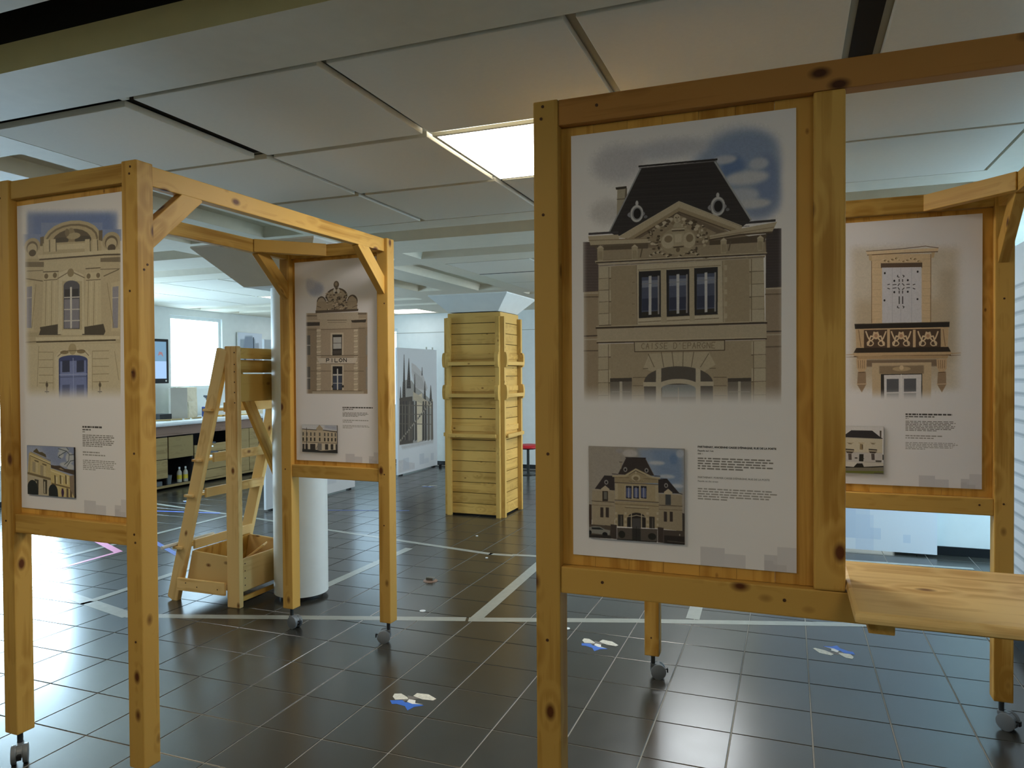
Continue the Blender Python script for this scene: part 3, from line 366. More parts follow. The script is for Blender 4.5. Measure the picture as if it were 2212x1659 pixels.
ART['P2'] = [
(2,180,190,222,30,258,280,97,68),(2,200,204,226,30,175,230,84,57),(0,196,174,148,0,136,515,865,537,857,1324,126,1328),(0,168,146,120,0,134,665,267,669,259,1327,126,1328),
(0,178,156,130,0,763,672,864,675,857,1324,755,1325),(2,108,91,76,0,326,420,58,66),(2,203,182,154,0,326,427,50,59),(2,108,91,76,0,693,419,61,64),(2,203,182,154,0,692,425,52,58),
(2,108,91,76,0,508,360,127,81),(2,203,182,154,0,508,367,110,73),(0,192,170,140,0,271,406,746,415,751,510,258,497),(2,126,107,90,0,506,247,32,36),(2,180,158,132,0,504,242,16,18),
(2,242,238,230,0,485,308,16,27),(2,242,238,230,0,530,310,16,27),(2,108,91,76,0,606,494,16,7),(2,226,208,180,0,443,325,11,6),(2,154,134,110,0,517,407,12,7),
(2,84,70,58,0,578,450,13,6),(2,214,194,164,0,456,489,9,5),(2,108,91,76,0,398,488,7,6),(2,226,208,180,0,401,359,10,9),(2,154,134,110,0,470,491,6,6),(2,84,70,58,0,480,454,17,5),
(2,214,194,164,0,494,371,15,8),(2,108,91,76,0,399,424,15,3),(2,226,208,180,0,499,459,17,7),(2,154,134,110,0,392,396,8,7),(2,84,70,58,0,438,348,12,4),(2,214,194,164,0,570,488,17,5),
(2,108,91,76,0,535,439,11,6),(2,226,208,180,0,385,332,11,6),(2,154,134,110,0,430,412,13,8),(2,84,70,58,0,461,392,15,7),(2,214,194,164,0,564,415,15,8),(2,108,91,76,0,606,365,9,7),
(2,226,208,180,0,509,429,15,7),(2,154,134,110,0,623,453,7,7),(2,84,70,58,0,527,456,15,5),(2,214,194,164,0,417,430,5,8),(2,108,91,76,0,511,495,17,5),(2,226,208,180,0,600,467,8,7),
(2,154,134,110,0,633,455,6,7),(2,84,70,58,0,502,326,17,9),(2,214,194,164,0,438,425,11,5),(2,108,91,76,0,519,422,15,4),(2,226,208,180,0,539,413,7,4),(2,154,134,110,0,546,477,6,6),
(2,84,70,58,0,608,411,10,5),(2,214,194,164,0,395,350,12,7),(2,108,91,76,0,523,377,16,9),(2,226,208,180,0,502,453,15,6),(2,154,134,110,0,428,365,8,6),(2,84,70,58,0,384,368,12,6),
(2,214,194,164,0,519,452,17,5),(2,108,91,76,0,452,404,13,5),(2,226,208,180,0,389,355,8,6),(2,154,134,110,0,545,379,17,9),(2,84,70,58,0,543,385,7,8),(2,214,194,164,0,567,340,14,9),
(2,108,91,76,0,545,447,16,9),(2,226,208,180,0,474,334,9,4),(2,154,134,110,0,479,410,15,10),(2,84,70,58,0,456,485,8,6),(2,214,194,164,0,429,367,5,5),(2,108,91,76,0,482,409,9,3),
(2,226,208,180,0,608,371,8,3),(2,154,134,110,0,450,370,12,7),(2,84,70,58,0,587,461,16,7),(2,214,194,164,0,622,469,8,8),(2,108,91,76,0,617,483,15,7),(2,226,208,180,0,629,374,13,4),
(2,154,134,110,0,553,448,13,7),(2,84,70,58,0,488,472,11,5),(2,214,194,164,0,393,433,14,7),(2,108,91,76,0,570,437,11,5),(2,226,208,180,0,474,448,14,4),(2,154,134,110,0,492,428,14,6),
(2,84,70,58,0,523,391,9,5),(2,214,194,164,0,594,343,6,8),(2,108,91,76,0,475,484,7,6),(2,226,208,180,0,485,411,7,10),(2,154,134,110,0,544,485,13,7),(2,84,70,58,0,538,369,9,4),
(2,214,194,164,0,564,473,8,4),(2,108,91,76,0,485,489,7,7),(2,226,208,180,0,583,363,9,4),(2,154,134,110,0,502,484,13,4),(2,84,70,58,0,470,444,18,5),(2,214,194,164,0,517,364,9,4),
(2,108,91,76,0,430,373,6,5),(2,226,208,180,0,404,326,17,6),(2,154,134,110,0,560,376,11,9),(2,84,70,58,0,586,418,9,5),(2,214,194,164,0,610,350,10,3),(2,108,91,76,0,545,487,12,6),
(2,226,208,180,0,462,443,7,8),(2,154,134,110,0,424,369,17,5),(2,84,70,58,0,629,483,7,4),(2,214,194,164,0,478,442,17,6),(2,108,91,76,0,478,348,15,6),(2,226,208,180,0,507,358,6,8),
(2,154,134,110,0,506,466,6,9),(2,84,70,58,0,599,377,9,8),(2,214,194,164,0,572,463,6,6),(2,108,91,76,0,600,497,14,9),(2,226,208,180,0,410,488,9,5),(2,154,134,110,0,556,329,10,8),
(2,84,70,58,0,383,375,7,4),(2,214,194,164,0,625,344,11,5),(2,108,91,76,0,622,430,13,6),(2,226,208,180,0,555,339,11,9),(2,154,134,110,0,519,394,6,7),(2,84,70,58,0,558,446,8,6),
(2,214,194,164,0,506,374,10,3),(2,108,91,76,0,511,397,10,5),(2,226,208,180,0,510,436,13,9),(2,154,134,110,0,387,354,13,9),(2,84,70,58,0,605,407,17,4),(2,214,194,164,0,464,324,10,5),
(2,108,91,76,0,448,487,10,3),(2,226,208,180,0,549,487,11,8),(2,154,134,110,0,634,404,15,4),(2,84,70,58,0,541,393,16,5),(2,214,194,164,0,452,385,6,6),(1,108,91,76,5,285,372,334,357,375,388),
(1,108,91,76,5,646,383,693,360,743,399),(1,108,91,76,4,273,452,319,465),(1,108,91,76,4,692,480,752,460),(0,106,90,76,0,253,494,761,496,758,518,253,520),
(0,216,200,176,0,269,520,764,528,763,594,275,583),(0,142,124,104,0,136,532,269,541,269,552,136,550),(0,142,124,104,0,758,533,856,537,852,555,757,552),(0,76,64,54,3,135,607,340,612,351,626,302,645,134,644),
(0,76,64,54,3,674,605,852,603,842,630,690,628),(1,216,200,174,8,149,594,340,598),(1,216,200,174,8,675,597,842,595),(0,210,192,164,0,303,584,677,591,674,683,302,675),
(1,110,94,76,4,393,595,624,601),(1,142,124,104,3,399,618,617,623),(1,126,108,88,4,148,684,835,690),(0,232,218,192,0,264,682,317,682,311,707,264,708),(1,142,124,104,2,264,708,311,707),
(0,216,200,172,0,271,709,311,708,311,733,264,734),(1,142,124,104,2,264,734,311,733),(0,232,218,192,0,264,736,317,735,311,760,263,761),(1,142,124,104,2,263,761,311,760),
(0,216,200,172,0,270,763,311,762,310,787,263,788),(1,142,124,104,2,263,788,310,787),(0,232,218,192,0,263,790,316,789,310,814,263,815),(1,142,124,104,2,263,815,310,814),
(0,216,200,172,0,270,817,310,816,310,841,262,842),(1,142,124,104,2,262,842,310,841),(0,232,218,192,0,262,844,315,842,309,867,262,869),(1,142,124,104,2,262,869,309,867),
(0,216,200,172,0,269,871,309,869,309,894,262,896),(1,142,124,104,2,262,896,309,894),(0,232,218,192,0,262,897,315,896,309,921,261,923),(1,142,124,104,2,261,923,309,921),
(0,216,200,172,0,268,924,309,923,308,948,261,950),(1,142,124,104,2,261,950,308,948),(0,232,218,192,0,261,951,314,950,308,975,261,976),(1,142,124,104,2,261,976,308,975),
(0,216,200,172,0,268,978,308,977,308,1002,260,1003),(1,142,124,104,2,260,1003,308,1002),(0,232,218,192,0,260,1005,313,1003,307,1029,260,1030),(1,142,124,104,2,260,1030,307,1029),
(0,216,200,172,0,267,1032,307,1030,307,1055,260,1057),(1,142,124,104,2,260,1057,307,1055),(0,232,218,192,0,260,1059,313,1057,307,1082,259,1084),(1,142,124,104,2,259,1084,307,1082),
(0,216,200,172,0,266,1086,307,1084,306,1109,259,1111),(1,142,124,104,2,259,1111,306,1109),(0,232,218,192,0,259,1113,312,1111,306,1136,259,1138),(1,142,124,104,2,259,1138,306,1136),
(0,216,200,172,0,266,1140,306,1138,306,1163,258,1165),(1,142,124,104,2,258,1165,306,1163),(0,232,218,192,0,258,1167,311,1165,305,1190,258,1192),(1,142,124,104,2,258,1192,305,1190),
(0,216,200,172,0,265,1194,305,1191,305,1217,258,1219),(1,142,124,104,2,258,1219,305,1217),(0,232,218,192,0,258,1221,311,1218,305,1243,257,1246),(1,142,124,104,2,257,1246,305,1243),
(0,216,200,172,0,264,1247,305,1245,304,1270,257,1273),(1,142,124,104,2,257,1273,304,1270),(0,232,218,192,0,257,1274,310,1272,304,1297,257,1300),(1,142,124,104,2,257,1300,304,1297),
(0,232,218,192,0,707,695,754,694,749,719,706,720),(1,142,124,104,2,706,720,749,719),(0,216,200,172,0,713,722,749,720,749,745,706,746),(1,142,124,104,2,706,746,749,745),
(0,232,218,192,0,706,748,754,747,748,771,706,772),(1,142,124,104,2,706,772,748,771),(0,216,200,172,0,712,774,748,773,748,797,705,799),(1,142,124,104,2,705,799,748,797),
(0,232,218,192,0,705,800,753,799,748,824,705,825),(1,142,124,104,2,705,825,748,824),(0,216,200,172,0,712,827,748,825,747,850,705,851),(1,142,124,104,2,705,851,747,850),
(0,232,218,192,0,705,853,753,852,747,876,705,877),(1,142,124,104,2,705,877,747,876),(0,216,200,172,0,711,879,747,878,747,902,704,904),(1,142,124,104,2,704,904,747,902),
(0,232,218,192,0,704,905,752,904,746,928,704,930),(1,142,124,104,2,704,930,746,928),(0,216,200,172,0,711,932,746,930,746,955,704,956),(1,142,124,104,2,704,956,746,955),
(0,232,218,192,0,704,958,751,956,746,981,703,983),(1,142,124,104,2,703,983,746,981),(0,216,200,172,0,710,984,746,983,746,1007,703,1009),(1,142,124,104,2,703,1009,746,1007),
(0,232,218,192,0,703,1010,751,1009,745,1033,703,1035),(1,142,124,104,2,703,1035,745,1033),(0,216,200,172,0,709,1037,745,1035,745,1060,702,1061),(1,142,124,104,2,702,1061,745,1060),
(0,232,218,192,0,702,1063,750,1061,745,1086,702,1088),(1,142,124,104,2,702,1088,745,1086),(0,216,200,172,0,709,1089,745,1087,744,1112,702,1114),(1,142,124,104,2,702,1114,744,1112),
(0,232,218,192,0,702,1116,750,1114,744,1138,702,1140),(1,142,124,104,2,702,1140,744,1138),(0,216,200,172,0,708,1142,744,1140,744,1165,701,1167),(1,142,124,104,2,701,1167,744,1165),
(0,232,218,192,0,701,1168,749,1166,744,1191,701,1193),(1,142,124,104,2,701,1193,744,1191),(0,216,200,172,0,708,1195,743,1192,743,1217,701,1219),(1,142,124,104,2,701,1219,743,1217),
(0,232,218,192,0,701,1221,748,1219,743,1243,700,1246),(1,142,124,104,2,700,1246,743,1243),(0,216,200,172,0,707,1247,743,1245,743,1270,700,1272),(1,142,124,104,2,700,1272,743,1270),
(0,232,218,192,0,700,1274,748,1271,742,1296,700,1298),(1,142,124,104,2,700,1298,742,1296),(0,228,214,190,0,432,721,585,723,582,948,430,948),(0,56,50,46,0,454,739,568,741,563,943,452,943),
(0,196,198,200,0,462,765,560,765,558,880,461,881),(1,92,86,80,4,459,824,562,825),(0,92,84,78,0,460,896,558,896,558,932,460,933),(1,126,108,88,6,264,946,753,949),
(1,158,140,118,3,194,965,832,969),(0,234,223,208,0,266,969,746,973,719,1029,302,1026),(1,126,108,88,3,305,1026,719,1029),(3,44,40,38,6,377,977,635,977,377,1011,"PILON"),
(1,126,108,88,4,185,1098,817,1103),(0,228,214,190,0,434,1037,584,1038,581,1288,431,1289),(0,44,42,48,0,453,1053,567,1054,562,1289,450,1289),(0,74,84,112,0,457,1150,561,1151,556,1281,456,1281),
(0,230,228,224,0,503,1077,518,1077,516,1286,501,1286),(0,230,228,224,0,455,1130,564,1131,563,1146,455,1146),(1,230,228,224,4,454,1221,562,1221),(2,60,54,46,0,451,1253,11,13),
(2,60,54,46,0,573,1252,11,13),(0,108,104,102,0,143,740,185,739,183,936,141,936),(1,214,212,208,6,142,838,184,839),(0,168,162,154,0,845,758,863,758,861,947,842,947),
(0,108,104,102,0,139,1057,181,1055,178,1282,136,1282),(1,214,212,208,6,138,1169,180,1169),(0,168,162,154,0,841,1063,860,1063,857,1280,839,1280),(1,126,108,88,4,203,1299,789,1297),
(0,205,189,166,0,203,1303,815,1301,815,1326,203,1329),
]
ART['P4'] = [
(0,222,211,194,60,129,191,863,241,865,1272,129,1273),(0,203,189,166,50,726,389,834,395,835,1069,727,1068),(0,210,192,164,60,172,592,776,617,777,1181,172,1179),
(0,232,203,160,0,275,247,676,273,673,795,278,783),(1,200,168,128,2,277,294,340,298),(1,200,168,128,2,616,306,672,309),(1,200,168,128,2,277,350,340,354),
(1,200,168,128,2,616,360,672,364),(1,200,168,128,2,277,406,340,409),(1,200,168,128,2,616,415,672,418),(1,200,168,128,2,277,462,340,465),(1,200,168,128,2,616,470,672,472),
(1,200,168,128,2,278,517,340,520),(1,200,168,128,2,616,524,672,527),(1,200,168,128,2,278,573,340,576),(1,200,168,128,2,616,579,672,581),(1,200,168,128,2,278,629,340,632),
(1,200,168,128,2,617,633,673,636),(1,200,168,128,2,278,685,340,687),(1,200,168,128,2,617,688,673,690),(1,200,168,128,2,278,741,340,743),(1,200,168,128,2,617,743,673,745),
(1,138,106,74,4,277,271,278,771),(1,138,106,74,4,672,273,671,783),(0,240,214,172,0,237,226,474,226,721,233,716,253,474,249,248,250),(1,122,90,60,6,248,253,474,253,716,258),
(1,106,74,48,4,241,224,474,221,636,212,721,231),(0,216,185,140,0,256,253,279,252,279,300,261,293),(0,216,185,140,0,676,262,698,261,692,299,676,302),(2,244,222,184,0,361,297,10,7),
(2,154,122,84,0,369,303,10,7),(2,216,186,140,0,378,307,10,6),(2,244,222,184,0,386,310,10,7),(2,154,122,84,0,394,310,10,7),(2,216,186,140,0,403,307,10,7),
(2,244,222,184,0,411,303,10,7),(2,154,122,84,0,419,298,10,7),(2,216,186,140,0,428,293,10,6),(2,244,222,184,0,436,291,10,7),(2,154,122,84,0,444,291,10,7),
(2,216,186,140,0,453,293,10,7),(2,244,222,184,0,461,298,10,7),(2,154,122,84,0,469,303,10,6),(2,216,186,140,0,478,309,10,7),(2,244,222,184,0,486,314,10,7),
(2,154,122,84,0,494,316,10,6),(2,216,186,140,0,503,316,10,7),(2,244,222,184,0,511,314,10,7),(2,154,122,84,0,519,309,10,6),(2,216,186,140,0,527,305,10,6),
(2,244,222,184,0,535,300,10,7),(2,154,122,84,0,544,298,10,6),(2,216,186,140,0,552,297,10,7),(2,244,222,184,0,560,300,10,7),(2,154,122,84,0,568,304,10,7),
(2,216,186,140,0,576,310,10,7),(2,244,222,184,0,585,316,10,7),(2,154,122,84,0,593,320,10,6),(2,216,186,140,0,601,323,10,7),(2,232,203,160,0,478,293,16,20),
(0,106,84,68,0,340,321,616,332,616,372,340,356),(0,218,219,232,0,348,354,612,365,613,781,349,773),(1,189,191,208,3,417,360,417,775),(1,189,191,208,3,474,364,475,777),
(1,189,191,208,3,546,368,546,779),(2,30,26,34,0,367,397,6,8),(2,30,26,34,0,586,398,6,8),(2,30,26,34,0,365,602,6,8),(2,30,26,34,0,585,602,6,7),(2,30,26,34,0,431,458,6,8),
(2,30,26,34,0,521,458,6,8),(2,30,26,34,0,431,543,6,8),(2,30,26,34,0,521,544,6,8),(1,42,38,46,5,454,416,452,428,464,433),(1,42,38,46,5,487,418,497,426,490,434),
(1,42,38,46,5,454,648,452,659,464,664),(1,42,38,46,5,487,649,497,656,490,665),(1,42,38,46,5,386,485,400,482),(1,42,38,46,5,386,511,400,518),(1,42,38,46,5,555,494,569,490),
(1,42,38,46,5,555,519,569,526),(1,42,38,46,5,421,487,444,486),(1,42,38,46,5,513,489,533,489),(1,42,38,46,5,421,513,444,511),(1,42,38,46,5,513,515,534,514),
(1,42,38,46,5,464,448,464,466),(1,42,38,46,5,464,535,464,554),(1,42,38,46,6,464,577,464,632),(1,42,38,46,5,487,449,487,467),(1,42,38,46,5,487,536,487,555),
(1,42,38,46,6,487,578,487,633),(1,42,38,46,5,456,496,466,480),(1,42,38,46,5,485,481,497,496),(1,42,38,46,5,456,510,466,526),(1,42,38,46,5,485,527,497,514),
(0,226,192,148,0,167,803,788,809,781,973,172,973),(0,94,70,54,0,183,821,776,826,774,967,183,965),(0,217,184,140,0,172,809,225,810,225,962,174,962),(0,217,184,140,0,736,819,784,818,780,967,737,968),
(1,138,106,74,4,188,821,204,950),(1,138,106,74,4,752,831,766,955),(1,235,203,160,10,295,839,289,865,283,875,277,870,272,869,266,887,260,916,254,936,248,938),
(1,235,203,160,10,238,833,245,854,251,873,258,888,265,899,271,904,278,902,285,895,291,882),(1,235,203,160,8,290,925,286,935,277,942,265,943,255,938,248,929,248,919,255,910,266,906,278,908,286,915,290,925),
(1,244,220,182,4,295,839,289,865,283,875,277,870,272,869,266,887,260,916,254,936,248,938),(1,244,220,182,4,238,833,245,854,251,873,258,888,265,899,271,904,278,902,285,895,291,882),
(1,244,220,182,2,290,925,286,935,277,942,265,943,255,938,248,929,248,919,255,910,266,906,278,908,286,915,290,925),(1,235,203,160,10,318,840,324,866,330,876,336,871,341,871,347,889,353,918,359,938,365,940),
(1,235,203,160,10,375,837,368,857,361,876,355,891,348,901,342,905,335,903,328,896,322,882),(1,235,203,160,8,365,927,362,937,353,943,341,945,331,940,324,931,324,920,331,912,342,908,353,910,362,917,365,927),
(1,244,220,182,4,318,840,324,866,330,876,336,871,341,871,347,889,353,918,359,938,365,940),(1,244,220,182,4,375,837,368,857,361,876,355,891,348,901,342,905,335,903,328,896,322,882),
(1,244,220,182,2,365,927,362,937,353,943,341,945,331,940,324,931,324,920,331,912,342,908,353,910,362,917,365,927),(2,235,203,160,0,307,867,23,28),(2,200,146,110,0,307,867,11,14),
(1,235,203,160,10,466,844,461,870,455,879,449,874,444,873,438,891,433,919,427,940,422,942),(1,235,203,160,10,412,838,418,858,425,877,431,892,437,903,444,907,450,906,456,898,463,886),
(1,235,203,160,8,462,929,458,939,449,945,438,947,427,942,421,933,421,923,428,914,438,910,450,912,458,919,462,929),(1,244,220,182,4,466,844,461,870,455,879,449,874,444,873,438,891,433,919,427,940,422,942),
(1,244,220,182,4,412,838,418,858,425,877,431,892,437,903,444,907,450,906,456,898,463,886),(1,244,220,182,2,462,929,458,939,449,945,438,947,427,942,421,933,421,923,428,914,438,910,450,912,458,919,462,929),
(1,235,203,160,10,488,844,493,870,499,880,504,875,510,875,515,892,521,921,526,942,532,944),(1,235,203,160,10,541,841,535,861,529,880,522,894,516,905,510,909,504,907,497,899,491,886),
(1,235,203,160,8,533,930,530,940,521,947,510,948,499,943,493,934,493,924,499,916,510,912,521,913,530,920,533,931),(1,244,220,182,4,488,844,493,870,499,880,504,875,510,875,515,892,521,921,526,942,532,944),
(1,244,220,182,4,541,841,535,861,529,880,522,894,516,905,510,909,504,907,497,899,491,886),(1,244,220,182,2,533,930,530,940,521,947,510,948,499,943,493,934,493,924,499,916,510,912,521,913,530,920,533,931),
(2,235,203,160,0,477,872,22,27),(2,200,146,110,0,477,872,11,13),(1,235,203,160,10,644,848,638,874,632,883,627,878,621,878,615,895,610,923,604,943,599,945),
(1,235,203,160,10,589,842,595,863,602,881,608,896,615,907,621,911,627,910,634,902,640,890),(1,235,203,160,8,638,932,635,942,627,949,615,950,605,945,599,937,599,926,605,918,616,914,627,916,635,923,638,933),
(1,244,220,182,4,644,848,638,874,632,883,627,878,621,878,615,895,610,923,604,943,599,945),(1,244,220,182,4,589,842,595,863,602,881,608,896,615,907,621,911,627,910,634,902,640,890),
(1,244,220,182,2,638,932,635,942,627,949,615,950,605,945,599,937,599,926,605,918,616,914,627,916,635,923,638,933),(1,235,203,160,10,665,849,671,875,677,884,682,880,688,879,693,897,699,925,705,945,710,947),
(1,235,203,160,10,719,846,713,866,707,884,701,899,694,909,688,913,682,911,675,903,669,890),(1,235,203,160,8,711,934,707,944,699,950,688,951,678,947,672,938,672,928,678,919,688,915,699,917,708,924,711,934),
(1,244,220,182,4,665,849,671,875,677,884,682,880,688,879,693,897,699,925,705,945,710,947),(1,244,220,182,4,719,846,713,866,707,884,701,899,694,909,688,913,682,911,675,903,669,890),
(1,244,220,182,2,711,934,707,944,699,950,688,951,678,947,672,938,672,928,678,919,688,915,699,917,708,924,711,934),(2,235,203,160,0,654,876,22,27),(2,200,146,110,0,654,876,11,14),
(0,226,192,148,0,383,823,402,823,402,962,383,962),(0,226,192,148,0,555,828,573,828,574,965,555,965),(0,44,36,32,0,159,773,794,776,792,815,163,812),(1,112,96,78,4,161,775,792,778),
(0,58,44,34,0,172,958,786,961,804,1001,151,1000),(0,216,182,136,0,148,995,806,997,801,1019,156,1019),(1,106,78,54,6,156,1023,801,1021),(0,200,164,120,0,172,1019,786,1023,781,1046,177,1043),
(1,200,164,120,8,102,1009,156,1007),(1,122,94,68,4,102,1027,183,1026),(1,200,164,120,8,801,1010,864,1007),(1,122,94,68,4,796,1026,864,1022),(0,142,118,96,10,241,1050,727,1051,727,1102,241,1103),
(0,218,182,138,0,172,1044,244,1042,242,1115,225,1142,191,1144,176,1108),(1,138,106,74,3,185,1052,189,1114),(1,138,106,74,3,200,1052,202,1114),(1,138,106,74,3,214,1052,215,1115),
(1,138,106,74,3,229,1053,227,1115),(0,168,138,108,0,183,1141,238,1139,240,1238,210,1299,178,1238),(1,230,202,164,6,176,1235,244,1233),(1,106,78,54,5,189,1146,229,1144),
(0,218,182,138,0,709,1051,776,1049,775,1119,759,1145,727,1147,713,1113),(1,138,106,74,3,721,1059,725,1119),(1,138,106,74,3,735,1059,737,1119),(1,138,106,74,3,749,1059,749,1119),
(1,138,106,74,3,763,1059,761,1119),(0,168,138,108,0,719,1145,771,1143,773,1238,745,1297,715,1238),(1,230,202,164,6,713,1236,777,1233),(1,106,78,54,5,725,1149,763,1147),
(0,216,190,152,0,280,1074,677,1073,674,1363,283,1366),(0,156,132,104,6,330,1098,627,1095,627,1156,330,1156),(2,200,172,132,0,480,1120,61,18),(2,232,208,168,0,480,1111,14,18),
(0,58,52,48,0,341,1159,617,1156,618,1364,341,1366),(0,232,230,236,0,362,1166,612,1162,610,1364,364,1365),(0,98,100,110,0,380,1196,461,1195,461,1293,380,1296),
(0,98,100,110,0,496,1194,577,1193,577,1290,496,1293),(0,138,140,148,0,380,1305,461,1304,461,1365,380,1365),(0,138,140,148,0,496,1302,577,1301,577,1364,496,1364),
(1,250,250,252,5,478,1162,478,1365),
]
